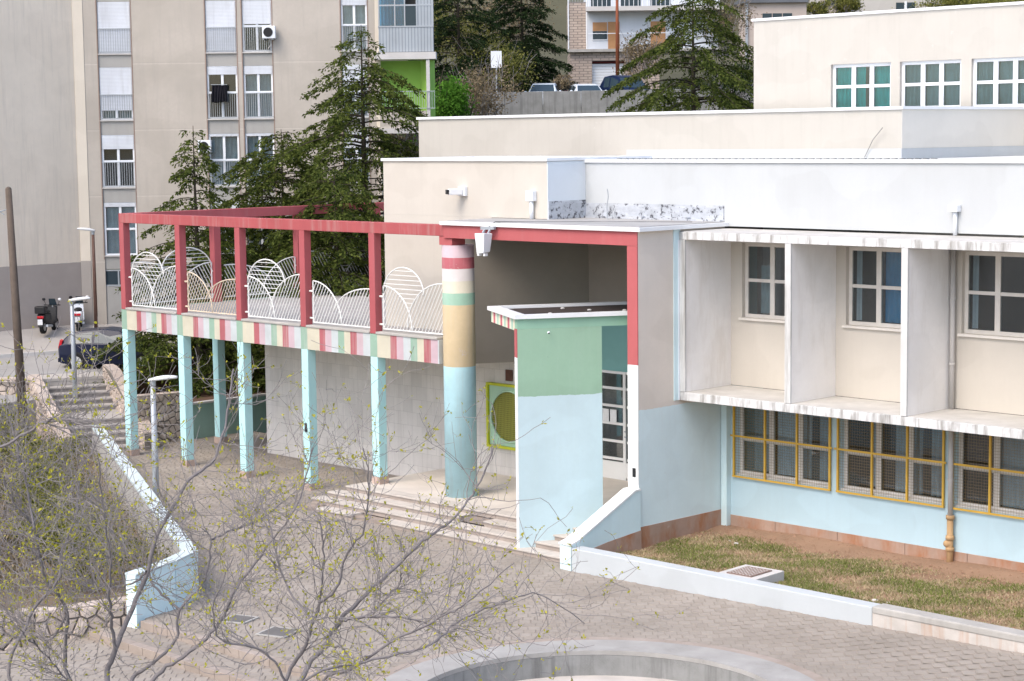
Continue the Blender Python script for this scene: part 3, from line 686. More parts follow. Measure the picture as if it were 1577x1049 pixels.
for q in ((1.0, .6), (2.2, 1.2), (1.7, 1.9), (3.0, .8)):
    p = gp(*q); sb(MB().ellipsoid((p[0], p[1], 5.85), (.05, .07, .03), 6, 4), 'debris', m_conclight)

# upper cream volume and white wall
WX = 37.0
sbox('upper_volume', m_cream, 10.97, 1.84, 8.03, 17.57, 6.0, 9.56)
sbox('upper_volume', m_cream, 10.97, 1.84, 4.49, 14.2, 4.2, 8.028)
sbox('upper_volume', m_cream, 14.205, 1.84, 7.905, 15.44, 1.99, 8.028)
sbox('upper_volume', m_cream, 10.97, 4.21, 4.49, 11.3, 13.4, 8.028)
sbox('coping', m_coping, 10.92, 1.79, 9.562, 17.62, 6.0, 9.64)
sbox('return_wall', M('shade_lifted_white', (.70, .745, .78), var=.05), 17.572, 1.842, 8.02, 17.60, 3.298, 9.55)  # lighter copy of the wall white, raised because this face is shaded
sbox('white_wall', m_white, 17.575, 3.30, 7.905, WX, 3.6, 9.5)
sbox('white_coping', m_coping, 17.575, 3.25, 9.502, WX, 3.75, 9.58)
sbox('flat_roof', M('white_roof', (.62, .63, .63), var=.08, scale=.6, bmp=.2), 10.97, 6.002, 9.2, WX, 12.0, 9.45)
sbox('flat_roof', bpy.data.materials['white_roof'], 17.62, 3.752, 9.2, WX, 6.0, 9.45)
for k in range(46): sbox('roof_clip', m_concdark, 18.2 + k * .22, 3.9, 9.45, 18.32 + k * .22, 4.0, 9.60)
sbox('bitumen_flashing', m_bitumen, 17.602, 3.27, 8.022, 22.4, 3.298, 8.42)
sbox('bitumen_flashing', m_bitumen, 17.602, 1.85, 8.022, 17.63, 3.268, 8.5)
for k in range(9):
    x = 17.7 + k * .52; sbox('bitumen_flashing', m_bitumen, x, 3.12 + random.uniform(0, .06), 8.021, x + .5, 3.27, 8.03 + random.uniform(.02, .08))
# classroom wing: fins, slabs and windows
wins = [(22.98, 25.45), (26.15, 28.62), (29.36, 31.83), (32.55, 35.0)]
low = [(22.80, 25.70), (26.02, 28.92), (29.24, 32.14), (32.46, 35.3)]
wall_y('upper_wall', m_cream, 22.425, WX, 3.88, 7.6, 3.30, 3.55, [(a, b, 5.62, 7.5) for a, b in wins])
m_lowwall = M('lower_wall_blue', (.50, .66, .73), var=.05, streak=.06)
wall_y('lower_wall', m_lowwall, 22.445, WX, .53, 3.64, 3.30, 3.55, [(a, b, 1.58, 3.42) for a, b in low])
sbox('corner_pipe_box', m_bluelight, 22.445, 3.12, .2, 22.62, 3.298, 3.63)
pl = sfix(empty('plinth', (22.45, 3.28, 0), 0, SC)); x = 0
for wd in (1.6, 1.9, 1.95, 1.7, 2.0, 1.8, 1.9): box('plinth_slab', m_plinth, pl, x + .006, 0, -.2, x + wd - .006, .05, .53, .006); x += wd
sbox('top_slab', m_slab, 22.35, 1.5, 7.65, WX, 3.298, 7.84, bevel=.01)
sbox('top_slab_surface', m_slabtop, 22.4, 1.56, 7.842, WX, 3.29, 7.852)
sbox('lower_slab', m_slab, 22.426, 1.5, 3.655, WX, 3.298, 3.86, bevel=.01)
sbox('lower_slab_surface', m_slabtop, 22.45, 1.56, 3.862, WX, 3.29, 3.872)
for x in (22.46, 25.70, 28.94, 32.18, 35.4):
    sbox('fin', m_fin, x, 1.55, 3.874, x + .16, 3.298, 7.648)
    sbox('fin_edge', m_fin_edge, x - .005, 1.50, 3.874, x + .165, 1.548, 7.648)
sbox('metal_flashing', m_bluelight, 22.421, 1.30, 3.66, 22.44, 1.55, 7.9)
sbox('metal_flashing', m_pvc, 22.30, 1.46, 3.66, 22.455, 1.498, 7.64)

def window(name, x0, x1, z0, z1, y, panes, mat, glass, rows=2, fr=.07, depth=.07):
    w = sfix(empty(name, (x0, y, z0), 0, SC)); W_ = x1 - x0; H_ = z1 - z0
    box('frame', mat, w, 0, 0, 0, W_, depth, fr); box('frame', mat, w, 0, 0, H_ - fr, W_, depth, H_)
    box('frame', mat, w, 0, 0, fr, fr, depth, H_ - fr); box('frame', mat, w, W_ - fr, 0, fr, W_, depth, H_ - fr)
    pw = (W_ - 2 * fr) / panes
    for k in range(1, panes): box('mullion', mat, w, fr + k * pw - fr * .75, .004, fr, fr + k * pw + fr * .75, depth - .004, H_ - fr)
    for r in range(1, rows): box('transom', mat, w, fr, .01, H_ * r / rows - fr * .45, W_ - fr, depth - .01, H_ * r / rows + fr * .45)
    for k in range(panes):
        for r in range(rows): box('pane', glass, w, fr + k * pw, .03, fr + (H_ - 2 * fr) * r / rows, fr + (k + 1) * pw, .036, fr + (H_ - 2 * fr) * (r + 1) / rows)
    return w
def curtain(w, mat, x0, x1, z0, z1, y, amp=.05, per=.16):
    n = max(4, int((x1 - x0) / .03)); mb = MB(); vs = []
    for i in range(n + 1):
        x = x0 + (x1 - x0) * i / n; yy = y + amp * math.sin(x / per * 6.283) * (.6 + .4 * math.sin(x * 3.1))
        vs += [(x, yy, z0), (x, yy * 1.0 + .01, z1)]
    mb.add(vs, [(2 * i, 2 * i + 2, 2 * i + 3, 2 * i + 1) for i in range(n)]); return mb.build('curtain', mat, w, smooth=True)
for k, (a, b) in enumerate(wins):
    w = window('window', a, b, 5.62, 7.5, 3.42, 3, m_winframe, m_glass, fr=.09)
    box('sill', m_winframe, w, -.06, -.20, -.06, b - a + .06, .0, -.004)
    if k in (0, 1): curtain(w, m_curtain_blue, 1.5 if k == 0 else .95, 2.35, .1, 1.8, .16)
    if k == 0: curtain(w, m_curtain_pale, .3, .6, .1, 1.3, .3)
    if k in (1, 2): curtain(w, m_curtain_grey, .1, .22, .1, 1.8, .2)
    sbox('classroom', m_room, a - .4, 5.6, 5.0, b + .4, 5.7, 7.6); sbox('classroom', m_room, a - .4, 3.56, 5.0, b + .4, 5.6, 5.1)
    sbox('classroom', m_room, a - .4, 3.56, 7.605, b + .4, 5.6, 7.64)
# one sash of the first window stands tilted inwards
for k, (a, b) in enumerate(low):
    w = window('window', a, b, 1.58, 3.42, 3.44, 3, m_winframe, m_glass, fr=.1)
    box('sill', m_winframe, w, 0, -.12, .0, b - a, -.004, .04)
    g = sfix(empty('window_grille', (a - .04, 3.22, 1.53), 0, SC)); W_ = b - a + .08; H_ = 1.9; pw = W_ / 3
    for i in range(4): box('upright', m_yellow, g, i * pw - .025, .0, .0, i * pw + .025, .05, H_)
    for z in (0, 1.04, H_ - .05): box('cross_bar', m_yellow, g, -.09 if z == 1.04 else -.03, -.012, z, W_ + (.09 if z == 1.04 else .03), -.001, z + .05)
    mb = MB()
    for i in range(1, int(W_ / .07)): mb.bar((i * .07, .03, .05), (i * .07, .03, H_ - .05), .004)
    for i in range(1, int(H_ / .07)): mb.bar((.02, .037, i * .07), (W_ - .02, .037, i * .07), .006)
    mb.build('wire_mesh', m_wire, g)
    curtain(w, m_curtain_grey, 1.05 + .3 * (k % 2), 2.1, .1, 1.75, .2); curtain(w, m_curtain_grey if k else m_curtain_pale, .2 + .35 * k, .7 + .2 * k, .1, 1.7, .3); curtain(w, m_curtain_grey, 2.35, 2.6, .1, 1.75, .25)
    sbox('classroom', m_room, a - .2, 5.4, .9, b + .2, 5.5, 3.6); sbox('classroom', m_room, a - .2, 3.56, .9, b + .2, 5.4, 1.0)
# downpipe
dp = sfix(empty('downpipe', (29.2, 3.18, 0), 0, SC))
MB().tube([(0, 0, 3.88), (0, 0, 7.64)], .06, 10).build('pipe', M('grey_pipe', (.55, .53, .51), var=.1, rough=.5), dp, smooth=True)
MB().tube([(0, 0, 1.35), (0, 0, 3.64)], .06, 10).build('pipe', bpy.data.materials['grey_pipe'], dp, smooth=True)
MB().tube([(0, 0, .05), (0, 0, 1.35)], .075, 10).build('pipe', m_pipe_ochre, dp, smooth=True)
for z in (1.3, .82, .55): MB().tube([(0, 0, z), (0, 0, z + .09)], .1, 10).build('collar', m_pipe_ochre, dp, smooth=True)
MB().ellipsoid((-.05, -.03, .72), (.1, .09, .09)).build('joint', m_pipe_ochre, dp, smooth=True)
for z in (4.9, 6.4, 2.2): MB().tube([(0, 0, z), (0, 0, z + .05)], .075, 10).build('clamp', bpy.data.materials['grey_pipe'], dp)
MB().tube([(0, .06, 7.86), (0, .06, 8.42)], .05, 10).build('pipe', m_pvc, dp, smooth=True); MB().box(-.12, -.06, 8.40, .12, .11, 8.56).build('hopper', m_pvc, dp, .01)
# rear volumes on the roof
V2X0, V2X1, V2Y = 1.2, 21.8, 12.0
sbox('rear_volume', m_cream2, V2X0, V2Y, 4.5, V2X1, 18.6, 10.86)
sbox('rear_coping', m_coping, V2X0 - .06, V2Y - .06, 10.862, V2X1 + .06, 18.6, 10.95)
sbox('roof_upstand', m_white, 11.3, V2Y - .05, 9.452, V2X1 + .04, V2Y - .002, 9.75)
sbox('rear_return_skin', M('shade_lifted_cream', (.72, .68, .61), var=.05), V2X1 + .002, V2Y + .0, 9.752, V2X1 + .012, 18.6, 10.858)  # thin added skin, lighter cream than the front to brighten this shaded face
sbox('roof_upstand', m_white, V2X1 + .002, V2Y, 9.452, V2X1 + .04, 18.6, 9.75)
sbox('rear_roof', bpy.data.materials['white_roof'], V2X1 + .05, 12.002, 9.2, WX, 30, 9.45)
MB_ = [(20.6, 11.9, 9.5), (20.9, 11.88, 10.0), (21.25, 11.86, 10.35)]
sb(MB().tube(MB_, .012, 5), 'loose_cable', m_concdark)
w3 = [(14.22, 16.62), (16.97, 19.28), (19.66, 21.97), (22.4, 24.7)]
wall_y('top_volume', m_cream2, 10.93, 27, 9.5, 14.10, 19.0, 19.3, [(a, b, 10.25, 12.5) for a, b in w3])
sbox('top_volume_side', m_cream2, 10.93, 19.302, 9.0, 11.2, 27, 14.098)
sbox('top_volume_roof', m_roofgrey, 11.2, 19.3, 13.8, 27, 27, 14.0)
sbox('top_coping', m_coping, 10.87, 18.94, 14.102, 27, 19.4, 14.19); sbox('top_coping', m_coping, 10.87, 19.402, 14.102, 11.3, 27, 14.19)
for k, (a, b) in enumerate(w3):
    w = window('window', a, b, 10.25, 12.5, 19.12, 3, m_pvc, m_glass2, rows=3, fr=.11)
    curtain(w, m_reflect_teal if k == 0 else m_curtain_pale, .1, 1.25 if k == 0 else 2.2, .05, 2.2, .13); curtain(w, m_reflect_teal if k == 0 else m_curtain_grey, 1.4, 2.3, .05, 2.2, .14)  # first window: teal sheets are added to imitate the reflection in its panes
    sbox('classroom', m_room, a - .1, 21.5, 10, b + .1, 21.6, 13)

# small fittings on the building
fl = empty('floodlight', (17.35, -.12, 7.86)); tag(fl, 'grey floodlight hanging from the red portal beam beside the round column', 'floodlight')
MB().add([(-.22, -.3, -.12), (.2, -.36, -.1), (.16, -.34, -.62), (-.14, -.3, -.66), (-.24, .0, -.14), (.22, -.06, -.12), (.16, -.1, -.6), (-.16, -.06, -.62)], [(0, 1, 2, 3), (7, 6, 5, 4), (0, 4, 5, 1), (1, 5, 6, 2), (2, 6, 7, 3), (3, 7, 4, 0)]).build('housing', m_lamp, fl, .02)
MB().bar((-.24, -.02, .0), (.26, -.02, .02), .08).build('bracket', m_grey_metal, fl); MB().bar((-.1, -.1, -.12), (-.1, 0, .02), .05).build('bracket', m_grey_metal, fl); MB().bar((.1, -.1, -.12), (.1, 0, .02), .05).build('bracket', m_grey_metal, fl)
MB().tube([(.0, .0, .03), (.15, .1, .17), (.9, .6, .16), (2.6, 1.9, .155), (4.6, 2.7, .16)], .012, 5).build('cable', m_dark, fl)
for x in (-.12, .1): MB().box(x, -.3, -.70, x + .07, -.2, -.63).build('clip', m_lamp, fl)
cc = empty('security_camera', (14.3, 1.84, 8.7)); tag(cc, 'white boxy security camera on the cream wall above the balcony', 'security camera')
MB().box(-.08, -.1, -.1, .2, .0, .16).build('bracket', m_pvc, cc, .01); MB().bar((.05, -.08, .02), (-.12, -.42, .02), .19, .17).build('housing', m_lamp, cc, .015); MB().bar((-.121, -.421, .02), (-.15, -.48, .02), .15, .12).build('lens_hood', m_dark, cc)
jb = empty('junction_box', (17.05, 1.84, 8.0)); tag(jb, 'white junction box on a short pipe at the cream wall corner', 'junction box')
MB().box(-.12, -.17, .5, .14, -.002, .78).build('box_housing', m_pvc, jb, .015); MB().tube([(.02, -.08, .03), (.02, -.08, .5)], .055, 10).build('pipe', m_pvc, jb, smooth=True)
an = MB().tube([(0, 0, 0), (-.03, .02, .35), (.02, .02, .62), (.0, .0, .8)], .013, 5).build('roof_cable', m_grey_metal); an.location = (18.9, 2.75, 8.02); tag(an, 'thin wire sticking up from the grey portal roof', 'cable')
sp = empty('spotlight', (20.62, -1.3, 5.45)); tag(sp, 'tiny white camera dome on the green canopy wall', 'security camera')
MB().ellipsoid((.05, -.02, 0), (.035, .035, .035)).build('dome', m_pvc, sp, smooth=True); MB().ellipsoid((.075, -.035, -.01), (.022, .022, .022)).build('lens', m_dark, sp, smooth=True)

# ------------------------------------------------------------------ entrance steps, platform
es = empty('entrance_steps', (17, -1, 0)); tag(es, 'pale stone entrance steps in front of the round column and green wall', 'steps')
m_stepriser = M('riser_shade_stone', (.42, .355, .31), var=.2, scale=2.5, streak=.3)  # streaked stone, toned darker than the treads to paint in riser shade
yf = [-2.05, -1.62, -1.19, -.76]; xl = [11.45, 11.6, 11.82, 12.1]
for k in range(4):
    z1 = .14 * (k + 1); yb = yf[k + 1] + .02 if k < 3 else 5.04
    s = empty('step', (0, 0, 0), 0, es); x = xl[k]; j = 0
    while x < 22.15:
        wd = min(random.choice((.9, 1.2, 1.5)), 22.15 - x)
        broken = (k, j) in ((0, 0), (0, 2), (2, 5))
        y1 = yb if k < 3 else yf[3] + .45; zt = z1 - random.uniform(0, .006); yo = yf[k] + 1 + random.uniform(0, .008)
        if broken: box('step_slab', m_broken, s, x + .003 - 17, yo + .16, z1 - .16 if k else -.05, x + wd - .003 - 17, y1 + 1 - .003, zt - .035, .006)
        else:
            box('riser', m_stepriser, s, x + .002 - 17, yo + .035, z1 - .16 if k else -.05, x + wd - .002 - 17, y1 + 1 - .01, zt - .046)
            box('step_slab', m_tread, s, x + .004 - 17, yo, zt - .045, x + wd - .004 - 17, y1 + 1 - .003, zt, .008)
        x += wd; j += 1
pf = MB().prism([(12.1 - 17, yf[3] + .451 + 1), (22.08 - 17, yf[3] + .451 + 1), (22.08 - 17, 5.04 + 1), (15.9 - 17, 5.04 + 1), (15.55 - 17, 3.39 + 1), (12.1 - 17, 3.39 + 1)], .1, .556).build('platform', m_plat, es)

# sloping rail wall, low wall round the lawn, lawn
rw = empty('rail_wall', (22.3, -2.5, 0)); tag(rw, 'pale blue sloping side wall of the entrance steps', 'wall')
MB().slab([(.18, 0, -.2), (.18, 2.49, -.2), (.18, 2.49, 1.58), (.18, 2.3, 1.58), (.18, .25, .66), (.18, 0, .60)], (-.36, 0, 0)).build('wall', m_bluelight, rw, .01)
MB().slab([(.185, .12, -.1), (.185, 2.49, -.1), (.185, 2.49, .60), (.185, 1.3, .5), (.185, .3, .36)], (.012, 0, 0)).build('plinth', m_plinth, rw)
MB().slab([(.2, 2.49, 1.585), (.2, 2.3, 1.585), (.2, .25, .665), (.2, -.02, .605), (.2, -.02, .645), (.2, .24, .705), (.2, 2.28, 1.63), (.2, 2.49, 1.63)], (-.4, 0, 0)).build('coping', m_whitepaint, rw)
lwl = empty('low_wall', (22.5, -2.5, 0)); tag(lwl, 'low white wall round the lawn, its right end bare stained concrete', 'wall')
mb = MB().box(0, 0, -.25, 8.5, .38, .55); mb.build('wall', M('low_wall_white', (.50, .53, .545), var=.06, streak=.05, patch=.35, patch_col=(.55, .5, .47)), lwl, .02)
MB().box(8.5, .005, -.25, 20, .385, .54).build('bare_end', m_rustwall, lwl, .03); MB().box(8.51, -.012, .42, 20, .39, .575).build('bare_coping', m_concrete, lwl, .03)
lawn = grid('lawn', m_soil, lambda u, v: (u, v, .17 + .05 * math.sin(u * 1.3) * math.cos(v * 1.7) + .04 * sstep(26, 36, u) + .12 * sstep(2.2, 3.3, v)), np.linspace(22.42, 42, 60), np.linspace(-2.2, 3.32, 24))
def grass(name, mat, n, thr, hmin, hmax, label):
    n0 = n * 6; x = rng.uniform(22.5, 36.5, n0); y = rng.uniform(-2.1, 3.2, n0)
    f = np.sin(x * 1.9 + 1.3 * np.sin(y * 2.1)) + np.sin(y * 3.3 + x * .8) + .8 * np.sin(x * 4.7 - y * 3.9) + rng.normal(0, 1.0, n0) - 1.3 * np.clip((y - 1.5), 0, 3) - .6 * (x < 23.3) * (y > 1)
    k = np.where(f > thr)[0][:n]; x = x[k]; y = y[k]; m = len(k)
    z = .165 + .05 * np.sin(x * 1.3) * np.cos(y * 1.7) + .04 * np.clip((x - 26) / 10, 0, 1)
    a = rng.uniform(0, 6.283, m); h = rng.uniform(hmin, hmax, m); w = rng.uniform(.008, .02, m); lx, ly = rng.normal(0, .6, m) * h, rng.normal(0, .6, m) * h
    V = np.zeros((m, 3, 3)); V[:, 0] = np.stack([x - w * np.cos(a), y - w * np.sin(a), z], 1); V[:, 1] = np.stack([x + w * np.cos(a), y + w * np.sin(a), z], 1); V[:, 2] = np.stack([x + lx, y + ly, z + h], 1)
    tag(quads(name, V, mat, kind='stuff'), label, 'grass')
grass('grass', m_grass, 42000, .25, .03, .09, 'sparse green grass growing in patches on the lawn'); grass('dry_grass', m_drygrass, 90000, -2.1, .025, .07, 'dry straw coloured grass over the bare lawn')
n_ = 2600; cx_ = rng.uniform(22.5, 36, n_); cy_ = 3.25 - np.abs(rng.normal(0, 1.3, n_)); cy_ = np.clip(cy_, -2, 3.2); cr_ = rng.gamma(2, .008, n_)[:, None]
cz_ = .17 + .05 * np.sin(cx_ * 1.3) * np.cos(cy_ * 1.7) + .04 * np.clip((cx_ - 26) / 10, 0, 1) + .12 * np.clip((cy_ - 2.2) / 1.1, 0, 1)
cc_ = np.stack([cx_, cy_, cz_ + .004], 1); dirs_ = rng.normal(0, 1, (n_, 2, 3)); tri_ = []
ex, ey, ez = np.array([1., 0, 0]), np.array([0, 1., 0]), np.array([0, 0, .8])
for a_, b_ in ((ex, ey), (ey, -ex), (-ex, -ey), (-ey, ex)): tri_.append(np.stack([cc_ + cr_ * a_, cc_ + cr_ * b_, cc_ + cr_ * ez], 1))
tag(quads('soil_clods', np.concatenate(tri_), M('clod_soil', (.36, .22, .145), var=.4, scale=9, bmp=.5), kind='stuff'), 'loose reddish soil clods along the foot of the wall', 'soil')
dc = empty('drain_box', (26.75, -1.15, .3), R(3)); tag(dc, 'concrete drain box with rusty perforated lid on the lawn', 'drain box')
MB().box(-.55, -.62, -.3, .52, .62, .1).build('box_body', m_conclight, dc, .015)
lid = MB().box(-.34, -.4, .101, .34, .4, .125).build('lid', M('rusty_lid', (.28, .2, .17), var=.4, scale=14, rough=.7), dc)
mb = MB()
for i in range(7):
    for j in range(8): mb.box(-.30 + i * .09, -.36 + j * .092, .1255, -.26 + i * .09, -.32 + j * .092, .129)
mb.build('lid_holes', m_conclight, dc)
for i, (x, y, s_) in enumerate(((23.7, 1.9, .05), (24.0, 1.8, .07), (29.9, -.8, .09), (30.2, -.75, .05), (33.2, .1, .12), (31.4, -1.5, .05))):
    st = MB().ellipsoid((0, 0, 0), (s_, s_ * .7, s_ * .45), 7, 5).build('pebble', m_conclight); st.location = (x, y, .2); tag(st, ['small white pebble on the soil near the wall corner', 'larger white pebble on the soil near the wall corner', 'white lump of rubble lying mid lawn', 'smaller white rubble beside the lump mid lawn', 'flat pale stone on the right side of the lawn', 'small stone near the bare end of the low wall'][i], 'stone', 'stones on the lawn')
# ------------------------------------------------------------------ apartment block
AZ = math.atan2(HR[1], HR[0])
m_apt = MZ('apartment_render', [(0, (.51, .462, .405)), (2.58, (.57, .52, .46)), (2.64, (.45, .41, .36)), (2.66, (.51, .462, .405))], period=2.68, wob=.02, var=.16, scale=.6, streak=.45, streak_col=(.38, .345, .31), patch=.15, patch_col=(.48, .44, .4), bmp=.35)
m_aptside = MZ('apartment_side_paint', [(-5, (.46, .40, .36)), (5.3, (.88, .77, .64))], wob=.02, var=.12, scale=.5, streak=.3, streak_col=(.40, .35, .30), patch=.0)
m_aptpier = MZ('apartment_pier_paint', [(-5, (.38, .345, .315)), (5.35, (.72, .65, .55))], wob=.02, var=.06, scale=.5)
m_panel = M('spandrel_grey', (.40, .39, .37), var=.1, streak=.2)
m_brick_trim = M('brown_reveal', (.33, .24, .20), var=.2)
AP = empty('apartment_block', (-15.2, 8.55, 0), AZ); tag(AP, 'weathered beige apartment block with columns of shuttered windows on the left', 'building')
cols = [(.57, 1.92), (4.95, 6.20), (6.44, 7.64), (10.45, 11.52)]
rows_ = [(13.76, 15.83), (11.08, 13.2), (8.34, 10.47), (5.56, 7.72), (16.5, 18.6)]
mb = MB(); xs_ = [0.0]
for a, b in cols: xs_ += [a, b]
xs_.append(11.82)
for i in range(0, len(xs_), 2): mb.box(xs_[i], 0, 2.0, xs_[i + 1], .5, 20)
mb.build('wall', m_apt, AP)
zs_ = sorted([z for r in rows_ for z in r]); edges = [2.0] + zs_ + [20.0]
for a, b in cols:
    for i in range(0, len(edges), 2):
        z0, z1 = edges[i], edges[i + 1]
        if i == 0 and a < 1: 
            box('spandrel', m_panel, AP, a + .002, .06, 2.0, b - .002, .4, 4.28); box('spandrel', m_panel, AP, a + .002, .06, 5.0, b - .002, .4, z1)
            box('spandrel', m_panel, AP, a + .72, .061, 4.282, b - .002, .4, 4.998)
        else: box('spandrel', m_panel if i else m_apt, AP, a + .002, .06, z0, b - .002, .4, z1)
    for x in (a - .04, b + .002): box('reveal', m_brick_trim, AP, x, -.012, 5.4, x + .038, -.001, 20)
small = empty('basement_window', (.56, .08, 4.29), 0, AP); box('frame', m_grey_metal, small, 0, 0, 0, .68, .05, .06); box('frame', m_grey_metal, small, 0, 0, .62, .68, .05, .68); box('pane', m_carglass, small, 0, .02, .06, .68, .04, .62); box('mullion', m_grey_metal, small, .5, 0, .06, .56, .05, .62)
m_shut = MBRICK('roller_shutter', (.72, .75, .80), (.70, .73, .79), (.50, .53, .58), 8, .055, (R(90), 0, 0), rough=.5, msize=.006, bmp=.2)
def awin(a, b, z0, z1, shut, rail=True, cur=None, mid=.5):
    w = empty('window', (a + .01, .08, z0), 0, AP); W_ = b - a - .02; H_ = z1 - z0; f = .07
    box('frame', m_pvc, w, 0, 0, 0, W_, .08, f); box('frame', m_pvc, w, 0, 0, H_ - f, W_, .08, H_); box('frame', m_pvc, w, 0, 0, f, f, .08, H_ - f); box('frame', m_pvc, w, W_ - f, 0, f, W_, .08, H_ - f)
    box('mullion', m_pvc, w, W_ / 2 - .05, .002, f, W_ / 2 + .05, .078, H_ - f); box('transom', m_pvc, w, f, .004, H_ * mid - .04, W_ - f, .076, H_ * mid + .04)
    for k in (0, 1):
        x0 = f if k == 0 else W_ / 2 + .05; x1 = W_ / 2 - .05 if k == 0 else W_ - f
        box('pane', m_glass, w, x0, .05, f, x1, .056, H_ - f)
    box('room', m_room, w, 0, .3, 0, W_, .31, H_)
    if cur is not None: curtain(w, cur, f, W_ - f, .05, H_ - .1, .18, .02, .18)
    if shut > 0: box('shutter', m_shut, w, f * .4, -.03, H_ * (1 - shut), W_ - f * .4, -.002, H_ - .02)
    box('sill', m_conclight, w, -.02, -.1, -.05, W_ + .02, -.001, -.002)
    if rail:
        for z in (.06, H_ * .48): MB().bar((0, -.07, z), (W_, -.07, z), .03).build('rail', m_grey_metal, w)
        for k in range(14): x = .04 + (W_ - .08) * k / 13; MB().bar((x, -.07, .06), (x, -.07, H_ * .48), .016).build('baluster', m_grey_metal, w)
    return w
shutters = {(0, 0): 1.0, (0, 1): .82, (0, 2): .27, (0, 3): .08, (1, 0): 1.0, (1, 1): .16, (1, 2): .05, (1, 3): .3, (2, 0): .46, (2, 1): .16, (2, 2): .05, (2, 3): .25, (3, 0): .12, (3, 1): .4, (3, 2): .3, (3, 3): .3}
for i, (a, b) in enumerate(cols):
    for j, (z0, z1) in enumerate(rows_[:4]):
        awin(a, b, z0, z1, shutters[i, j], rail=not (i == 0 and j == 3), cur=[m_curtain_grey, m_curtain_pale, None, m_curtain_grey][(i + j) % 4], mid=.5)
# side wing towards the viewer's left, pier at the corner
dx, dy = -.7117, -.7024
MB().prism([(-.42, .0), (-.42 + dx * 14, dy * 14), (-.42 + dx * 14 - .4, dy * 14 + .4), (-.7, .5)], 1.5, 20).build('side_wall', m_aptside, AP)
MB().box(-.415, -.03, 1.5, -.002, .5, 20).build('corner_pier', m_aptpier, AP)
MB().box(11.825, -.02, 2, 12.0, .5, 20).build('corner_pier', m_aptpier, AP)
# enclosed balcony and green loggia at the right end
m_cor = MBRICK('corrugated_sheet', (.42, .46, .50), (.40, .44, .48), (.25, .28, .31), .09, 9, (R(90), 0, 0), rough=.5, msize=.012, bmp=.5)
bl = empty('enclosed_balcony', (12.0, -.3, 13.4), 0, AP)
box('floor_slab', m_conclight, bl, -.2, -.25, -.03, 2.3, .8, .25); box('front_panel', m_cor, bl, 0, -.12, .27, 2.2, -.08, 1.25); box('top_rail', m_grey_metal, bl, -.01, -.14, 1.252, 2.22, -.06, 1.31)
for x in (0, .64, 1.04, 1.52, 2.17): box('glazing_bar', m_grey_metal, bl, x, -.12, 1.312, x + .05, -.07, 4.0)
for z in (2.1,): box('glazing_bar', m_grey_metal, bl, .05, -.118, z, 2.17, -.072, z + .06)
for x in (.05, .69): box('pane', m_glass, bl, x, -.1, 1.312, x + .59 if x < .5 else 1.04, -.095, 4.0)
box('pane', m_carglass, bl, 1.09, -.1, 1.312, 1.52, -.095, 2.1); box('side_panel', m_cor, bl, 1.57, -.105, 1.312, 2.17, -.09, 4.0)
curtain(bl, m_curtain_blue, .05, 1.04, 1.33, 4.0, .1, .03, .14); box('back_wall', m_room, bl, 0, .5, .27, 2.2, .55, 4); box('side_wall', m_cor, bl, 2.18, -.068, .27, 2.2, .5, 4.0)
m_lgreen = M('lime_render', (.30, .52, .10), var=.08)
lg = empty('loggia', (12.0, -.3, 10.6), 0, AP)
box('floor_slab', m_conclight, lg, -.2, -.25, -.2, 2.3, 1.2, .0); box('back_wall', m_lgreen, lg, 0, .9, .0, 1.62, 1.0, 2.75); MB().prism([(1.5, 1.0), (1.62, .9), (2.0, -.05), (2.2, 1.0)], 0, 2.75).build('side_wall', m_lgreen, lg)
box('post', m_conclight, lg, 1.9, -.2, .0, 2.04, -.08, 2.75)
for z in (.1, .78): MB().bar((0, -.22, z + .7), (2.24, -.22, z + .7), .03).build('rail', m_grey_metal, lg)
for k in range(23): MB().bar((.02 + k * .1, -.22, .8), (.02 + k * .1, -.22, 1.5), .016).build('baluster', m_grey_metal, lg)
box('front_panel', m_apt, lg, 0, -.2, .0, 1.88, -.17, .7)
def apt_thing(name, x, z, y=-.02): 
    p = np.array([-15.2, 8.55, 0]) + HR * x + HV * y; return empty(name, (p[0], p[1], z), AZ)
for i, (x, z) in enumerate(((7.3, 14.27), (4.58, 9.72))):
    ac = apt_thing('air_conditioner', x, z, -.1); tag(ac, ['white air conditioner outside the top shuttered windows', 'grey air conditioner beside the cedar top, lower floor'][i], 'air conditioner', 'outdoor units on the apartment block')
    box('casing', m_pvc, ac, 0, -.3, 0, .53, .0, .5, .02); MB().tube([(.24, -.301, .25), (.24, -.315, .25)], .19, 20).build('fan_grille', m_dark, ac)
    for q in (.05, .42): MB().bar((q, -.28, -.03), (q, .1, -.03), .04).build('bracket', m_grey_metal, ac)
    MB().tube([(.27, -.1, 0), (.3, -.05, -.25), (.2, -.02, -.4)], .02, 6).build('hose', m_conclight, ac)
ld_ = apt_thing('laundry', 5.2, 11.65, -.15); tag(ld_, 'black clothes hung out at the apartment window', 'laundry')
m_cloth = M('black_cloth', (.012, .012, .018), rough=.95, var=.3, scale=8, bmp=.3)
for k in range(4):
    mb = MB(); n = 10; vs = []
    x0 = k * .14 - .02
    for i in range(n + 1):
        t = i / n; h = .62 + .1 * random.random()
        vs += [(x0 + t * .2, -.03 * math.sin(t * 9 + k), .78), (x0 - .04 + t * .24, -.06 - .05 * math.sin(t * 11 + k * 2), .78 - h)]
    mb.add(vs, [(2 * i, 2 * i + 1, 2 * i + 3, 2 * i + 2) for i in range(n)]); g = mb.build('garment', m_cloth, ld_); md = g.modifiers.new('solid', 'SOLIDIFY'); md.thickness = .02
MB().bar((-.06, -.05, .8), (.6, -.05, .8), .02).build('rod', m_grey_metal, ld_)
tw = apt_thing('laundry', 6.75, 9.25, -.12); tag(tw, 'white towel hung below a window beside the cedar', 'laundry')
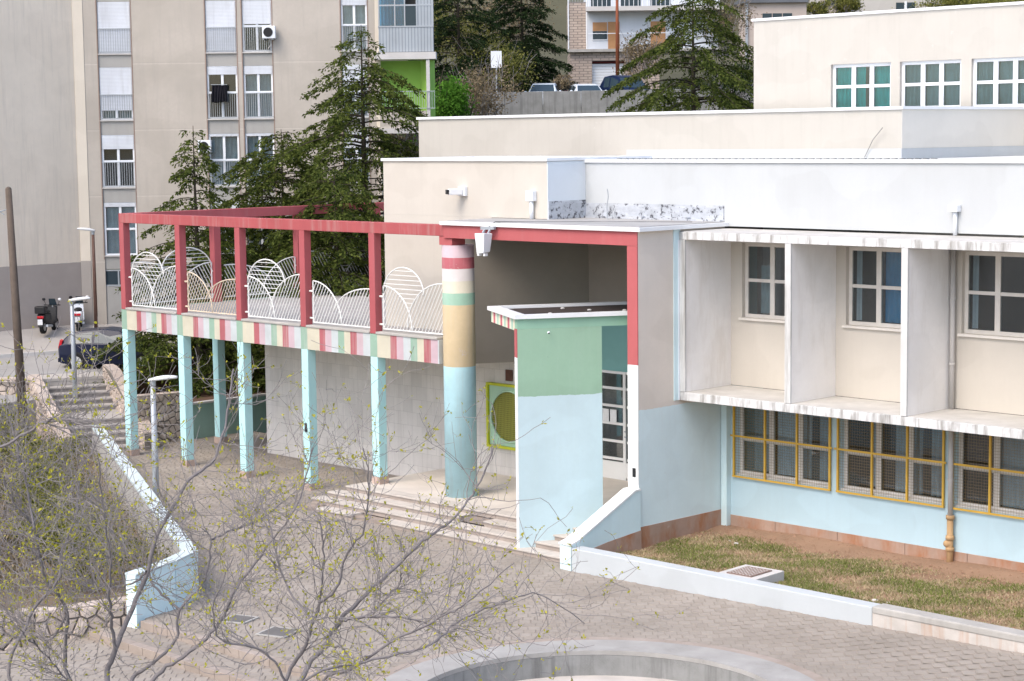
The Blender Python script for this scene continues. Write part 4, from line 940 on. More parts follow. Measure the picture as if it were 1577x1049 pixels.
mb = MB(); mb.add([(0, 0, .25), (.36, -.03, .28), (.34, -.06, .0), (.2, -.07, .02)], [(0, 3, 2, 1)]); g = mb.build('towel', m_pvc, tw); md = g.modifiers.new('solid', 'SOLIDIFY'); md.thickness = .02
MB().bar((-.02, 0, .27), (.4, -.02, .29), .015).build('rod', m_grey_metal, tw)

# ------------------------------------------------------------------ hillside houses, wall, sign
def depth_empty(name, px, py, D):
    p = at(px, py, D); return empty(name, tuple(p), AZ), p
HS, hp = depth_empty('hillside_house', 878, 131, 118); tag(HS, 'white house with balcony, orange blinds and stone garage up the hill', 'house')
m_hw = M('house_white', (.66, .70, .76), var=.08, streak=.1); m_hst = MBRICK('house_stone', (.56, .46, .39), (.48, .39, .33), (.26, .22, .2), .36, .16, (R(90), 0, 0), msize=.02, bmp=.6)
m_orange = M('orange_blind', (.50, .27, .13), var=.08, scale=3)
box('upper_wall', m_hw, HS, 1.08, .0, 2.0, 9.0, 6, 8.5); 
mb = MB().box(0, -.3, -1.5, 1.33, 5, 1.95).box(3.3, -.3, -1.5, 5.4, 5, 1.95).box(1.33, -.3, 1.42, 3.3, 5, 1.95); mb.build('garage_wall', m_hst, HS)
box('garage_floor_slab', m_concrete, HS, -.15, -.6, 1.952, 9, .0, 2.12)
gd = empty('garage_door', (1.34, .0, -.1), 0, HS)
for k in range(8): box('door_panel', m_pvc, gd, 0, .0, k * .17, 1.95, .05, k * .17 + .155)
box('lintel', M('dark_red', (.13, .03, .03), var=.1), gd, 0, -.05, 1.37, 1.95, .04, 1.5)
box('stair_tower', m_hst, HS, -.05, .4, 2.13, 1.07, 4, 5.0)
box('handrail', m_pvc, HS, -.1, .35, 2.13, -.03, .42, 5.9); box('handrail', m_pvc, HS, 1.0, .3, 2.13, 1.07, .37, 5.9)
for k in range(11): box('baluster', m_grey_metal, HS, .0 + k * .095, .36, 4.95, .025 + k * .095, .39, 5.7)
box('rail', m_pvc, HS, -.03, .34, 5.7, 1.0, .4, 5.78)
bw = empty('blind_window', (1.4, -.02, 2.72), 0, HS); box('blind', m_orange, bw, 0, -.03, .5, .86, .018, 1.02); box('pane', m_carglass, bw, 0, .0, .0, .86, .015, .48); box('frame', m_hw, bw, -.04, -.02, -.06, .9, .016, -.002)
box('balcony_door', m_orange, HS, 2.32, -.04, 2.13, 3.02, -.002, 3.76); box('balcony_door', m_orange, HS, 4.9, -.04, 2.13, 5.8, -.002, 3.76)
box('balcony_slab', m_conclight, HS, 1.0, -1.1, 4.36, 9.2, -.002, 4.62)
for x in (1.3, 3.1, 4.9): box('balcony_glass', m_carglass, HS, x, -.03, 4.7, x + 1.2, -.003, 6.6)
for k in range(30): box('baluster', m_pvc, HS, 1.1 + k * .27, -1.08, 4.62, 1.13 + k * .27, -1.05, 5.6)
box('rail', m_pvc, HS, 1.0, -1.1, 5.6, 9.2, -1.03, 5.68); box('washing_line_rail', m_pvc, HS, 1.1, -.62, 3.02, 6, -.58, 3.06)
H2, _ = depth_empty('hillside_house', 1150, 40, 140); tag(H2, 'pinkish house with a dark triple window above the school roof', 'house')
m_hp = M('house_pink', (.52, .44, .39), var=.1)
box('wall', m_hp, H2, .0, 0, -6, 4.3, 5, 1.62); box('roof', M('slate', (.15, .16, .18), var=.2), H2, -.3, -.3, 1.622, 4.4, 5.2, 2.0); box('drainpipe', m_grey_metal, H2, -.1, -.14, -6, .06, -.002, 1.62)
wq = empty('triple_window', (1.1, -.03, .25), 0, H2)
for k in range(3): box('pane', m_carglass, wq, k * .73 + .03, 0, 0, k * .73 + .70, .028, .62)
box('frame', m_grey_metal, wq, -.05, -.01, -.08, 2.25, .028, -.01)
H3, _ = depth_empty('hillside_house', 1262, 20, 150); tag(H3, 'pale house with small dark windows at the upper right edge', 'house')
box('wall', M('house_pale', (.55, .52, .48), var=.1), H3, 0, 0, -8, 9.5, 5, 2.2); box('porch', m_hp, H3, 0, -1, -8, 2.2, -.002, 1.4)
for x in (5.9, 6.75): box('pane', m_carglass, H3, x, -.03, -.2, x + .62, -.002, .72)
box('frame', m_pvc, H3, 6.55, -.05, -.3, 6.73, -.004, .8); box('frame', m_pvc, H3, 5.8, -.05, -.3, 7.5, -.004, -.21)
for x in (.4, 1.2): box('pane', m_carglass, H3, x, -1.03, .5, x + .6, -1.002, 1.2)
RW, p0 = depth_empty('roadside_wall', 660, 176, 101.8); tag(RW, 'long grey concrete wall below the cars on the hill', 'wall')
z0 = p0[2]
for k in range(9): box('wall_panel', m_concdark, RW, k * 2.0 + .01, 0, -2.5, k * 2.0 + 1.99, .3, 1.08 + .012 * k, .01)
SG, _ = depth_empty('road_sign', 765, 150, 101); tag(SG, 'white rectangular road sign seen from behind on a grey pole', 'sign')
MB().tube([(0, 0, -1), (0, 0, 2.4)], .04, 8).build('pole', m_grey_metal, SG); box('board', m_pvc, SG, -.28, -.06, 1.52, .28, -.035, 2.38)
PB, pb = depth_empty('utility_pole', 951, 112, 112); tag(PB, 'rusty orange metal pole in front of the white house', 'pole')
MB().tube([(0, 0, -.8), (0, 0, 6)], [.12, .07], 10).build('shaft', M('orange_rust', (.28, .09, .045), var=.2, scale=3), PB, smooth=True); MB().tube([(0, 0, -.8), (0, 0, -.2)], .17, 10).build('base', m_pole_rust, PB)

# ------------------------------------------------------------------ cars
def car(loc, rz, paint, label, kind='hatch', parts=True):
    c = empty('parked_car', tuple(loc), rz); tag(c, label, 'car', 'parked cars')
    if kind == 'hatch': st = [(-2.0, .35, .75, .80, .70, .72, .70), (-1.93, .25, .92, .98, .82, .80, .72), (-1.6, .2, .96, 1.30, .85, .83, .64), (-1.25, .2, .97, 1.43, .85, .84, .60), (-.3, .2, .95, 1.50, .86, .85, .60), (.35, .2, .93, 1.44, .86, .85, .60), (1.1, .2, .92, .96, .86, .84, .74), (1.75, .22, .80, .84, .83, .80, .68), (2.0, .3, .6, .64, .7, .68, .6)]
    else: st = [(-2.1, .35, .8, .82, .70, .72, .68), (-2.0, .25, .9, .94, .8, .8, .72), (-1.5, .2, .93, .97, .85, .83, .70), (-.95, .2, .94, 1.38, .86, .84, .60), (-.1, .2, .93, 1.43, .86, .85, .60), (.4, .2, .92, 1.36, .86, .85, .60), (1.1, .2, .9, .95, .86, .84, .74), (1.85, .22, .78, .82, .83, .80, .68), (2.1, .3, .6, .64, .7, .68, .6)]
    if kind == 'van': st = [(x, a, b * 1.1, t * 1.22 if t > 1.1 else t, w, wb, wt + .1) for x, a, b, t, w, wb, wt in st]
    mb = MB(); n = 8; vs = []
    for x, zl, zb, zt, w, wb, wt in st: vs += [(x, -w * .93, zl), (x, -w, (zl + zb) / 2), (x, -wb, zb), (x, -wt, zt), (x, wt, zt), (x, wb, zb), (x, w, (zl + zb) / 2), (x, w * .93, zl)]
    fs = [(i * n + k, i * n + (k + 1) % n, (i + 1) * n + (k + 1) % n, (i + 1) * n + k) for i in range(len(st) - 1) for k in range(n)] + [tuple(range(n - 1, -1, -1)), tuple((len(st) - 1) * n + k for k in range(n))]
    body = mb.add(vs, fs).build('body', paint, c, .03)
    def gl(i, j, t0, t1, x0, x1, side):                                     # glass on the side between stations
        q = []
        for x, t in ((x0, t0), (x1, t0), (x1, t1), (x0, t1)):
            k = max(i for i in range(len(st)) if st[i][0] <= x + 1e-6); k = min(k, len(st) - 2); f = (x - st[k][0]) / (st[k + 1][0] - st[k][0]); v = [st[k][m_] * (1 - f) + st[k + 1][m_] * f for m_ in range(7)]
            q.append(np.array([x, side * (v[5] + (v[6] - v[5]) * t + .012), v[2] + (v[3] - v[2]) * t]))
        return q
    r0 = [i for i in range(len(st)) if st[i][3] - st[i][2] > .2]; xa, xb = st[r0[0]][0], st[r0[-1]][0]
    for side in (-1, 1):
        for x0, x1 in ((xa + .08, (xa + xb) / 2 - .05), ((xa + xb) / 2 + .05, xb + .15)):
            q = gl(0, 0, .1, .88, x0, x1, side); MB().slab(q, (0, -side * .02, 0)).build('side_window', m_carglass, c)
    for (i, j, nm) in ((r0[-1], r0[-1] + 1, 'windscreen'), (r0[0] - 1, r0[0], 'rear_window')):
        a, b = st[i], st[j]; lo, hi = (b, a) if nm == 'windscreen' else (a, b)
        q = []
        for t, s in ((.12, -1), (.12, 1), (.9, 1), (.9, -1)):
            x = lo[0] + (hi[0] - lo[0]) * t; z = lo[3] + (hi[3] - lo[3]) * t; w = (lo[6] + (hi[6] - lo[6]) * t) * .92; q.append((x + (.012 if nm == 'windscreen' else -.012), s * w, z + .012))
        MB().slab(q, (0, 0, -.015)).build(nm, m_carglass, c)
    for x in (-1.28, 1.27):
        for s in (-1, 1):
            wv = empty('wheel', (x, s * .76, .31), 0, c)
            MB().tube([(0, -.1, 0), (0, .1, 0)], .31, 20).build('tyre', m_tyre, wv); MB().tube([(0, s * .101, 0), (0, s * .115, 0)], .205, 20).build('rim', m_rim, wv)
            sp_ = MB()
            for k in range(9): a = 2 * math.pi * k / 9; sp_.bar((.06 * math.cos(a), s * .118, .06 * math.sin(a)), (.19 * math.cos(a + .15), s * .118, .19 * math.sin(a + .15)), .02, .012)
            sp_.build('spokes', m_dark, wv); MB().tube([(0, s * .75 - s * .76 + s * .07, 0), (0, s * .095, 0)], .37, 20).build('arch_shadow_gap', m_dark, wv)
    for s in (-1, 1):
        MB().bar((-1.93, s * .70, .82), (-1.84, s * .74, 1.12), .16, .1).build('tail_light', m_redlamp, c); MB().bar((1.9, s * .6, .66), (1.75, s * .74, .72), .14, .12).build('headlight', m_lamp, c)
        MB().ellipsoid((.75, s * .96, 1.0), (.08, .1, .07), 8, 5).build('mirror', paint, c, smooth=True)
    MB().box(-2.03, -.26, .48, -2.0, .26, .6).build('number_plate', m_plate, c); MB().box(-2.02, -.74, .28, -1.97, .74, .44).build('bumper', paint, c, .02)
    return c
cdir = math.atan2(HR[1], HR[0])
pc = np.array([-8.55, 5.3]); car((pc[0], pc[1], ZR + .1), cdir - R(6), m_black_paint, 'dark blue hatchback parked behind the leftmost blue column')
pc = np.array([-8.2, 12.0]); car((pc[0], pc[1], ZR + .08), cdir + R(175), m_bluecar, 'blue car mostly hidden behind the cedar and balcony columns')
for px, py, pt, kd_, rz, lab in ((838, 152, m_silver, 'hatch', R(-97), 'silver car with pale roof, left of the two above the grey wall'), (902, 151, m_silver, 'sedan', R(-80), 'silver saloon, right of the two above the grey wall'), (962, 143, m_bluecar, 'van', R(-60), 'dark blue van behind the cedar on the hill')):
    p = at(px, py, 107); car((p[0], p[1], 11.62 if kd_ != 'van' else 11.75), cdir + rz, pt, lab, kd_)

# ------------------------------------------------------------------ scooters
def scooter(p, rz, dark, label):
    s = empty('scooter', tuple(p), rz); tag(s, label, 'scooter', 'scooters parked by the apartment wall')
    paint = m_dark if dark else m_pvc
    for x, nm in ((-.62, 'rear'), (.68, 'front')):
        w = empty('wheel', (x, 0, .27), 0, s); MB().tube([(0, -.065, 0), (0, .065, 0)], .27, 18).build('tyre', m_tyre, w); MB().tube([(0, -.07, 0), (0, .07, 0)], .15, 14).build('rim', m_rim, w)
    MB().slab([(-.85, -.17, .62), (-.75, -.17, .45), (-.2, -.17, .32), (.25, -.17, .30), (.3, -.17, .40), (-.05, -.17, .48), (-.1, -.17, .78), (-.8, -.17, .80)], (0, .34, 0)).build('body', paint, s, .04)
    MB().ellipsoid((-.35, 0, .84), (.42, .17, .09), 12, 6).build('seat', m_dark, s, smooth=True)
    MB().slab([(.3, -.2, .35), (.42, -.2, .35), (.62, -.17, 1.0), (.5, -.17, 1.02)], (0, .4, 0)).build('leg_shield', paint, s, .03)
    MB().tube([(.66, 0, .3), (.5, 0, 1.05)], .035, 8).build('fork', m_grey_metal, s); MB().tube([(.45, -.34, 1.06), (.5, 0, 1.04), (.45, .34, 1.06)], .02, 6).build('handlebar', m_dark, s)
    MB().slab([(.55, -.16, 1.05), (.55, .16, 1.05), (.42, .13, 1.32), (.42, -.13, 1.32)], (.015, 0, 0)).build('windshield', m_carglass, s)
    for t in (-1, 1): MB().tube([(.45, t * .25, 1.06), (.42, t * .32, 1.24)], .01, 5).build('mirror_stalk', m_dark, s); MB().ellipsoid((.42, t * .33, 1.29), (.03, .075, .06), 8, 6).build('mirror', m_lamp if t < 0 else m_dark, s, smooth=True)
    if dark: MB().box(-.98, -.22, .82, -.62, .22, 1.12).build('top_box', m_dark, s, .05)
    MB().box(-.93, -.13, .64, -.86, .13, .73).build('tail_light', m_redlamp, s, .01); MB().box(-.96, -.1, .38, -.94, .1, .6).build('number_plate', m_plate, s)
    MB().slab([(-.9, -.1, .6), (-.94, -.1, .3), (-.7, -.1, .56), (-.7, -.1, .6)], (0, .2, 0)).build('mudguard', m_dark, s)
    MB().tube([(-.2, -.2, .28), (-.8, -.22, .34)], .055, 8).build('exhaust', m_grey_metal, s)
    return s
VA = math.atan2(HV[1], HV[0])
scooter((-14.75, 6.2, 2.62), VA + R(-7), True, 'black scooter with a top box against the grey wall')
scooter((-14.75, 7.6, 2.62), VA + R(9), False, 'white and black scooter nearer the apartment corner')

# ------------------------------------------------------------------ poles and street lamps
def lamp(name, base, h, r, head, label, mat, dirx, cat='street lamp'):
    e = empty(name, tuple(base)); tag(e, label, cat, 'street lamps')
    MB().tube([(0, 0, -.3), (0, 0, h * .55), (0, 0, h)], [r, r * .85, r * .7], 12).build('pole', mat, e, smooth=True)
    d = HR * dirx + HV * -.25; d = d / np.linalg.norm(d)
    c = np.array([0, 0, h + .05]) + d * head * .35
    hd = MB(); n = 12
    vs = []
    for k in range(n):
        t = k / (n - 1); w = .11 * math.sin(math.pi * min(1, .2 + t * .72)) + .02; hh = .075 * math.sin(math.pi * (.15 + .75 * t)) + .015
        o = np.array([0, 0, h + .02 + .1 * t]) + d * head * 1.3 * (t - .12); sd = np.cross(d, [0, 0, 1])
        vs += [o - sd * w, o - sd * w * .6 + np.array([0, 0, hh]), o + sd * w * .6 + np.array([0, 0, hh]), o + sd * w, o - np.array([0, 0, .03])]
    fs = [(i * 5 + k, i * 5 + (k + 1) % 5, (i + 1) * 5 + (k + 1) % 5, (i + 1) * 5 + k) for i in range(n - 1) for k in range(5)] + [(4, 3, 2, 1, 0), tuple((n - 1) * 5 + k for k in range(5))]
    hd.add(vs, fs).build('head', m_lamp, e, smooth=True); MB().tube([(0, 0, h - .12), (0, 0, h + .02)], r * .85, 10).build('collar', m_grey_metal, e)
    return e
p = at(245, 838, 53.0); zt = at(238, 580, 53.0)[2]
q = at(243, 840, 52.6); lamp('street_lamp', (q[0], q[1], q[2] - .4), at(238, 584, 52.6)[2] - q[2] + .4, .1, .62, 'grey street lamp rising from the bank beside the pale blue parapet', m_grey_metal, 1)
q = at(117, 645, 69.0); lamp('street_lamp', (q[0], q[1], q[2] - .5), at(110, 463, 69)[2] - q[2] + .5, .1, .62, 'grey street lamp at the stairs in front of the scooters', m_grey_metal, 1)
q = at(148, 500, 79.0); lamp('street_lamp', (q[0], q[1], q[2]), at(140, 356, 79)[2] - q[2], .08, .55, 'thin dark brown street lamp against the apartment corner', m_pole_rust, -1)
b = at(37, 660, 66.5); t = at(13, 292, 66.5); up_ = empty('utility_pole', tuple(b)); tag(up_, 'tall leaning wooden utility pole at the left edge', 'pole')
MB().tube([(0, 0, -.6), tuple(t - b)], [.17, .11], 14).build('shaft', m_pole_wood, up_, smooth=True); MB().ellipsoid(tuple(t - b), (.11, .11, .1)).build('cap', m_pole_wood, up_, smooth=True)
h0 = (t - b) * .92; MB().tube([h0, h0 - HR * .35 + np.array([0, 0, -.1]), h0 - HR * .2 + np.array([0, 0, -.2])], .02, 6).build('hook', m_grey_metal, up_)
tp = empty('cable_post', tuple(at(318, 565, 70)))
bpy.data.objects.remove(tp)
# ------------------------------------------------------------------ conifers
def cedar(H, Rb, seed, dens=1.0, droop=.26, needle=.17, nlen=1.0, taper=.85, top=.0):
    r = np.random.default_rng(seed); wood = MB(); Q = []
    wood.tube([(0, 0, -.3), (.05, .02, H * .4), (0, 0, H * .8), (0, 0, H)], [H * .016, H * .011, H * .004, .01], 8)
    z = H * .06; ga = 0
    while z < H * .985:
        t = z / H; nb = 3 if t < .85 else 2
        for b in range(nb):
            ga += 2.39996 + r.normal(0, .25); L = Rb * ((1 - t) ** taper) * (r.uniform(.35, .75) if r.uniform() < .45 else r.uniform(.8, 1.15)) + .22
            o = np.array([math.cos(ga), math.sin(ga), 0]); sd = np.array([-o[1], o[0], 0]); up = .22 * (1 - t) + .3 * t * t; zz = z + r.normal(0, .1)
            n = max(4, int(L / .3)); ss = np.linspace(0, 1, n + 1); bend = r.normal(0, .12)
            pts = np.stack([o * (L * s) + sd * (L * bend * s * s) + np.array([0, 0, zz + L * (up * s - (droop + up * .75) * s * s)]) for s in ss])
            if L > .5: wood.tube(pts, list(np.linspace(.008 + .009 * L, .004, n + 1)), 4, False)
            # twigs and needle sprays, all of one branch at once
            nt = max(6, int(L * 19 * dens)); s_ = np.sqrt(r.uniform(.02, 1, nt)); g_ = r.choice([-1., 1.], nt)
            k_ = np.minimum(n - 1, (s_ * n).astype(int)); f_ = (s_ * n - k_)[:, None]; p_ = pts[k_] * (1 - f_) + pts[k_ + 1] * f_; dd = pts[k_ + 1] - pts[k_]; dd /= np.linalg.norm(dd, axis=1)[:, None]
            l_ = np.minimum((.32 + .27 * L * (1 - s_)) * r.uniform(.6, 1.2, nt), 1.2)
            td = dd * r.uniform(.5, .9, (nt, 1)) + sd * (g_ * r.uniform(.4, .95, nt))[:, None]; td[:, 2] += r.normal(-.12, .12, nt); td /= np.linalg.norm(td, axis=1)[:, None]
            m_ = np.maximum(2, (l_ / .055).astype(int)); ix = np.repeat(np.arange(nt), m_); m = len(ix); u = r.uniform(0, 1, m); ul = u * l_[ix]
            c = p_[ix] + td[ix] * ul[:, None]; c[:, 2] -= .34 * ul ** 2 + np.abs(r.normal(0, .035, m)); c += r.normal(0, .03, (m, 3))
            dv = td[ix] + r.normal(0, .42, (m, 3)); dv[:, 2] -= .3 * u; dv /= np.linalg.norm(dv, axis=1)[:, None]
            wv = np.cross(dv, r.normal(0, 1, (m, 3))); wv /= np.linalg.norm(wv, axis=1)[:, None] + 1e-9
            ln = needle * nlen * r.uniform(.5, 1.25, m)[:, None]; wd = needle * .2 * r.uniform(.5, 1.3, m)[:, None]
            Q.append(np.stack([c, c + dv * ln * .5 + wv * wd, c + dv * ln, c + dv * ln * .5 - wv * wd], 1))
        z += r.uniform(.6, 1.5) * (.235 if t < .8 else .17) * max(.8, H / 12)
    return wood, np.concatenate(Q)
def place_tree(name, loc, label, made, wm, lm, part='crown', group=None, rz=0):
    e = empty(name, tuple(loc), rz); tag(e, label, 'tree', group); made[0].build('trunk', wm, e); quads(part, made[1], lm, e); return e
def ground_pt(px, D, z): p = at(px, 500, D); return (p[0], p[1], z)
def htop(py, D, z0, px=788): return at(px, py, D)[2] - z0
g = 'conifers round the school'
place_tree('cedar_tree', ground_pt(565, 74, 1.2), 'large feathery cedar in the middle, in front of the apartment block', cedar(htop(38, 74, 1.2), 9.0, 11, .9, taper=.85), m_cedarbark, m_cedar, group=g)
place_tree('cedar_tree', ground_pt(306, 72, 1.1), 'smaller cedar with a bare pointed top behind the balcony corner', cedar(htop(188, 72, 1.1), 4.3, 12, .8, taper=1.0), m_cedarbark, m_cedar, group=g)
place_tree('cedar_tree', ground_pt(440, 76, 1.1), 'low spreading cedar behind the balcony railings', cedar(htop(195, 76, 1.1), 6.2, 13, .9, taper=.6), m_cedarbark, m_cedar, group=g)
place_tree('cedar_tree', ground_pt(520, 69, 1.1), 'dark cedar close behind the right end of the balcony', cedar(htop(250, 69, 1.1), 3.8, 14, 1.0, taper=.5), m_cedarbark, m_cedar, group=g)
place_tree('cedar_tree', ground_pt(1068, 91, 3.5), 'big cedar rising behind the school roof, right of the white house', cedar(htop(-35, 91, 3.5), 8.0, 15, 1.0, taper=.62, droop=.3), m_cedarbark, m_cedar, group=g)
place_tree('spruce_tree', ground_pt(808, 113, 11.5), 'dark conical spruce left of the white house', cedar(htop(-70, 113, 11.5), 4.1, 16, 1.1, taper=.8, droop=.2), m_cedarbark, m_spruce, group=g)
place_tree('spruce_tree', ground_pt(712, 108, 11), 'dark ragged conifer at the top behind the balcony block', cedar(htop(-70, 108, 11), 4.0, 17, .8, taper=.6, droop=.2), m_cedarbark, m_spruce, group=g)
# ------------------------------------------------------------------ leafy trees and shrubs
def leafcloud(n, rad, size, seed, clumps=26, low=.0, aspect=.55):
    r = np.random.default_rng(seed); cc = r.normal(0, 1, (clumps, 3)); cc /= np.linalg.norm(cc, axis=1)[:, None]; cc *= r.uniform(.35, .95, clumps)[:, None]
    k = r.integers(0, clumps, n); p = cc[k] + r.normal(0, .17, (n, 3)); p *= np.array(rad); p[:, 2] += rad[2]
    d = r.normal(0, 1, (n, 3)); d[:, 2] -= .2; d /= np.linalg.norm(d, axis=1)[:, None]; w = np.cross(d, r.normal(0, 1, (n, 3))); w /= np.linalg.norm(w, axis=1)[:, None]
    s = (size * r.uniform(.5, 1.3, n))[:, None]
    return np.stack([p, p + d * s * .5 + w * s * aspect * .5, p + d * s, p + d * s * .5 - w * s * aspect * .5], 1)
def twigmass(mb, n, rad, seed, rr=.012, up=.6):
    r = np.random.default_rng(seed)
    for i in range(n):
        a = r.uniform(0, 6.283); b = np.array([math.cos(a) * rad[0] * .35 * r.uniform(), math.sin(a) * rad[1] * .35 * r.uniform(), 0])
        d = np.array([math.cos(a) * rad[0] * r.uniform(.2, 1), math.sin(a) * rad[1] * r.uniform(.2, 1), rad[2] * 2 * r.uniform(up, 1.05)])
        k = r.normal(0, .14, (3, 3)) * np.array(rad); pts = [b, b + d * .35 + k[0], b + d * .7 + k[1], b + d + k[2] * .6]
        mb.tube(pts, [rr * 1.6, rr * 1.1, rr * .8, rr * .35], 4, False)
    return mb
def shrub(name, loc, rad, n, size, seed, lm, label, group, tw=24, cat='shrub', wm=None, rr=.012):
    e = empty(name, tuple(loc)); tag(e, label, cat, group); mb = MB(); twigmass(mb, tw, rad, seed, rr); mb.build('branches', wm or m_twig, e); quads('foliage', leafcloud(n, rad, size, seed), lm, e); return e
shrub('leafy_tree', ground_pt(688, 97, 8.7), (1.9, 1.9, 2.35), 20000, .16, 31, m_spring, 'bright green spring tree beside the green loggia', None, 16, 'tree', m_cedarbark, .05)
for i, (px, py, D, rx, rz_, mt_, lab) in enumerate(((742, 140, 99, 1.8, 1.6, m_drybush, 'brown leafless bush under the dark conifers'), (755, 105, 106, 2.2, 1.7, m_bushleaf, 'olive bush behind the road sign'), (690, 60, 112, 3.0, 2.2, m_bushleaf, 'olive thicket between the balcony block and the conifers'), (868, 128, 108, .6, .4, m_drybush, 'small reddish plant beside the garage'), (985, 85, 112, 1.5, 1.3, m_drybush, 'greyish bush at the garage corner'), (620, 212, 84, 1.4, 1.5, m_drybush, 'bare brambles at the edge of the cream upper wall'), (1135, 130, 96, 1.6, 2.2, m_spruce, 'dark bush squeezed beside the top storey wall'), (1262, 12, 143, 1.0, .55, m_bushleaf, 'yellowish bush by the house above the school roof'), (1300, 8, 145, 1.3, .8, m_bushleaf, 'round green bush by the house above the school roof'), (1500, 8, 150, 5.0, .8, m_bushleaf, 'long green hedge at the upper right edge'), (780, 20, 118, 2.6, 2.6, m_drybush, 'tangled bare tree behind the spruce'), (1110, 20, 118, 2.2, 2.6, m_drybush, 'bare grey tree behind the big cedar'), (650, 20, 120, 3.2, 2.6, m_bushleaf, 'green tree at the top edge behind the balcony block'))):
    p = at(px, py, D); shrub('bush', (p[0], p[1], p[2] - rz_), (rx, rx, rz_), int(2600 * rx), .13 if D < 130 else .16, 40 + i, mt_, lab, 'bushes on the hillside', 26, 'bush', rr=.02)
# bank thicket: one tangled mass
tk = empty('thicket', tuple(bankf(10, 4))); tag(tk, 'dense tangled thicket of budding shrubs covering the bank', 'thicket', kind='stuff'); TO = np.array(tk.location)
tmb = MB(); TL = {0: [], 1: []}; k = 0
for u in np.arange(-2.0, 22.0, 1.6):
    for v in (.9, 2.5, 4.3, 6.3, 8.4, 10.4):
        k += 1; x = min(u + random.uniform(-.5, .5), np.interp(v, [0, 1.45, 5.5, 12], [20.2, 21.4, 21.7, 22.2])); w = v + random.uniform(-.4, .4); b = np.array(bankf(x, w)) - TO
        if k % 4 == 0 and v < 2: continue
        h = random.uniform(.42, .75) * (.6 if v < 2 else 1.25); rad = (1.05, 1.05, h)
        one = MB(); twigmass(one, 44, rad, 100 + k, .008); tmb.add([np.array(p) + b for p in one.v], one.f); TL[0 if k % 3 else 1].append(leafcloud(1300 if v > 2 else 450, rad, .085, 300 + k) + b)
tmb.build('branches', m_twig, tk); quads('foliage', np.concatenate(TL[0]), m_bushleaf, tk); quads('dry_foliage', np.concatenate(TL[1]), m_drybush, tk)
n = 30000; uu = rng.uniform(-3, 20, n); vv = rng.uniform(.2, 8.5, n); B0 = np.array([bankf(a, b) for a, b in zip(uu, vv)]); a = rng.uniform(0, 6.283, n); h = rng.uniform(.08, .38, n)
V = np.zeros((n, 3, 3)); wv = np.stack([np.cos(a), np.sin(a), 0 * a], 1) * rng.uniform(.008, .02, n)[:, None]; V[:, 0] = B0 - wv; V[:, 1] = B0 + wv; V[:, 2] = B0 + np.stack([rng.normal(0, .4, n) * h, rng.normal(0, .4, n) * h, h], 1)
tag(quads('bank_grass', V, m_drygrass, kind='stuff'), 'dry grass and weeds between the shrubs on the bank', 'grass')
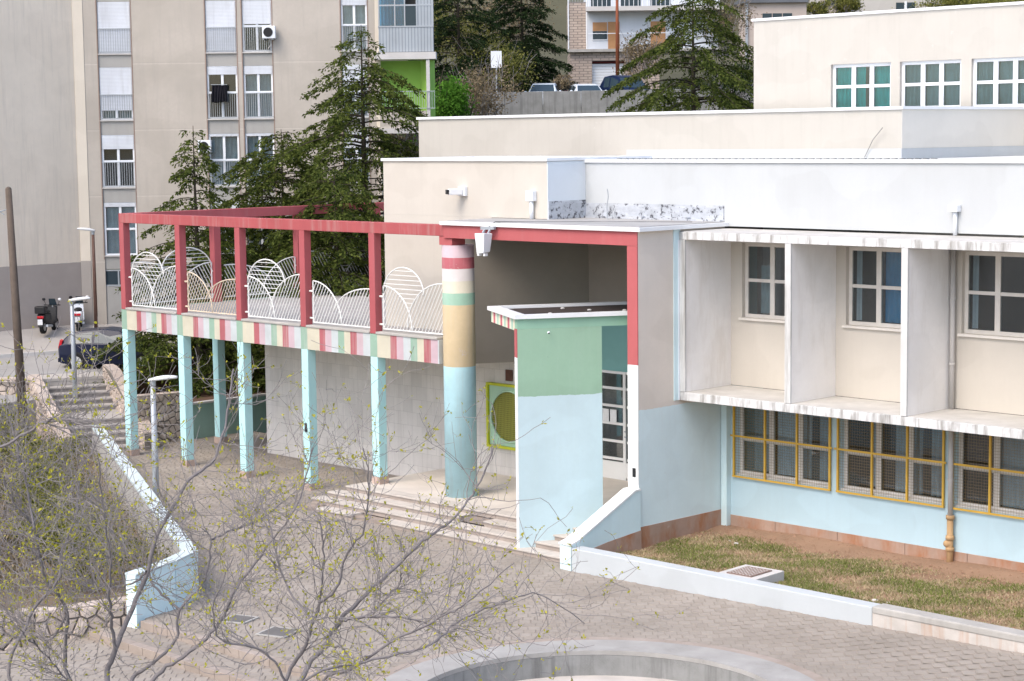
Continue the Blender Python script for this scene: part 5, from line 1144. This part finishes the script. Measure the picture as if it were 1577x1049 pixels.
# ------------------------------------------------------------------ bare budding trees in front
def smooth(pts, n=6):
    pts = [np.array(p, float) for p in pts]; P = [pts[0] * 2 - pts[1]] + pts + [pts[-1] * 2 - pts[-2]]; out = []
    for i in range(1, len(P) - 2):
        for k in range(n):
            t = k / n; out.append(.5 * ((2 * P[i]) + (-P[i - 1] + P[i + 1]) * t + (2 * P[i - 1] - 5 * P[i] + 4 * P[i + 1] - P[i + 2]) * t * t + (-P[i - 1] + 3 * P[i] - 3 * P[i + 1] + P[i + 2]) * t ** 3))
    return out + [pts[-1]]
def bare_tree(label, D0, base_px, limbs, seed, ntw, spread):
    r = np.random.default_rng(seed); base = at(base_px, 1130, D0); root = empty('bare_tree', (base[0], base[1], -.75)); tag(root, label, 'tree', 'bare trees in the foreground'); O = np.array(root.location)
    wood = MB(); tw = MB(); leaves = []; paths = []
    fork = base + np.array([0, 0, -.1])
    wood.tube([np.array([0, 0, 0.]), np.array([.1, -.05, (fork[2] + .75) * .5]), fork - O], [.16, .13, .10], 9)
    for li, (rad, pts) in enumerate(limbs):
        D = D0 + r.uniform(-spread, spread); D1 = D + r.uniform(-1.6, 1.6)
        P3 = [at(px, py, D + (D1 - D) * i / max(1, len(pts) - 1)) for i, (px, py) in enumerate(pts)]
        if pts[0][1] > 1030: P3 = [fork] + P3
        path = smooth(P3); n = len(path); path = [p + r.normal(0, .008, 3) for p in path]
        rad *= .86; rr = list(np.linspace(rad, max(.005, rad * .28), n)); wood.tube([p - O for p in path], rr, 6, False); paths.append((path, rr))
    def twig(p, d, l, rad, lev):
        m = max(3, int(l / .12)); pts = [p]; d = d / np.linalg.norm(d)
        for i in range(m):
            d = d + r.normal(0, .2, 3) + np.array([0, 0, .06]); d /= np.linalg.norm(d); pts.append(pts[-1] + d * l / m)
        tw.tube([q - O for q in pts], list(np.linspace(rad, .0028, m + 1)), 4, False)
        if lev > 0:
            for k in range(r.integers(2, 5)):
                i = r.integers(1, m + 1); nd = d * .5 + r.normal(0, .6, 3); twig(pts[i], nd, l * r.uniform(.35, .65), rad * .6, lev - 1)
        for q in ([pts[-1]] if lev else pts[1::2]):
            if r.uniform() < .5:
                for _ in range(r.integers(2, 5)): leaves.append((q + r.normal(0, .012, 3), r.normal(0, 1, 3) + np.array([0, 0, .7])))
    cnt = 0
    while cnt < ntw:
        path, rr = paths[r.integers(len(paths))]; i = r.integers(int(len(path) * .3), len(path)); dd = path[min(i + 1, len(path) - 1)] - path[max(i - 1, 0)]; dd /= np.linalg.norm(dd) + 1e-9
        nd = dd * .7 + r.normal(0, .55, 3); twig(path[i], nd, r.uniform(.45, 1.35), min(.0065, rr[i] * .5), 1 if r.uniform() < .85 else 2); cnt += 1
    wood.build('trunk', m_bark, root, smooth=True); tw.build('twigs', m_twig, root)
    P = np.array([q for q, _ in leaves]) - O; d = np.array([v for _, v in leaves]); d /= np.linalg.norm(d, axis=1)[:, None]; w = np.cross(d, r.normal(0, 1, P.shape)); w /= np.linalg.norm(w, axis=1)[:, None]; s = r.uniform(.025, .07, len(P))[:, None] * .85
    quads('leaves', np.stack([P, P + d * s * .5 + w * s * .27, P + d * s, P + d * s * .5 - w * s * .27], 1), m_bud, root)
    return root
T1 = [(.05, [(165, 1049), (177, 1005), (200, 946), (227, 881), (241, 828), (259, 793), (291, 740), (328, 707), (349, 647), (359, 567)]),
      (.028, [(177, 1005), (172, 960), (168, 928), (170, 860), (160, 790), (150, 700)]),
      (.036, [(203, 1049), (224, 1029), (269, 990), (277, 940), (315, 893), (324, 831), (312, 815)]), (.02, [(324, 831), (350, 820), (383, 808), (412, 792), (470, 745)]),
      (.036, [(233, 1049), (283, 1011), (333, 967), (365, 905), (412, 843), (460, 770), (480, 690)]),
      (.032, [(106, 1049), (103, 946), (88, 915), (71, 893), (60, 850), (53, 814), (24, 778), (5, 740)]),
      (.03, [(20, 1060), (44, 952), (88, 896), (97, 843), (120, 790), (122, 740), (158, 660)]), (.02, [(0, 690), (60, 655), (90, 645), (150, 660), (190, 650)]),
      (.022, [(103, 946), (75, 985), (30, 962), (0, 930)]), (.02, [(53, 814), (30, 700), (12, 640)]), (.022, [(277, 940), (240, 905), (225, 880), (180, 830), (140, 760)]), (.018, [(106, 1049), (60, 1000), (20, 960)]), (.018, [(227, 881), (200, 900), (150, 905), (80, 885), (10, 882)])]
T2 = [(.034, [(439, 1049), (468, 999), (482, 958), (493, 928), (498, 858), (492, 796)]), (.04, [(468, 1037), (498, 996), (524, 955), (568, 911), (610, 872), (657, 828), (698, 799), (733, 752), (760, 690)]),
      (.022, [(493, 928), (518, 905), (536, 849), (560, 814), (568, 740), (560, 690)]), (.026, [(498, 1049), (539, 1031), (610, 984), (680, 952), (719, 928), (792, 867)]), (.02, [(524, 955), (568, 946), (610, 905), (618, 880)]),
      (.022, [(470, 1049), (560, 1020), (663, 993), (700, 960), (770, 930), (830, 915), (900, 960)]), (.018, [(498, 996), (530, 1000), (540, 1045)]), (.02, [(524, 955), (570, 950), (640, 955), (700, 985)]), (.02, [(439, 1049), (400, 1000), (340, 985), (330, 930), (360, 860)]), (.018, [(482, 958), (440, 900), (420, 830), (400, 760)])]
bare_tree('grey leafless tree with yellow buds at the lower left corner', 24.0, 190, T1, 5, 470, 2.0)
bare_tree('leafless tree with yellow buds in front of the entrance steps', 22.5, 430, T2, 9, 260, 1.6)
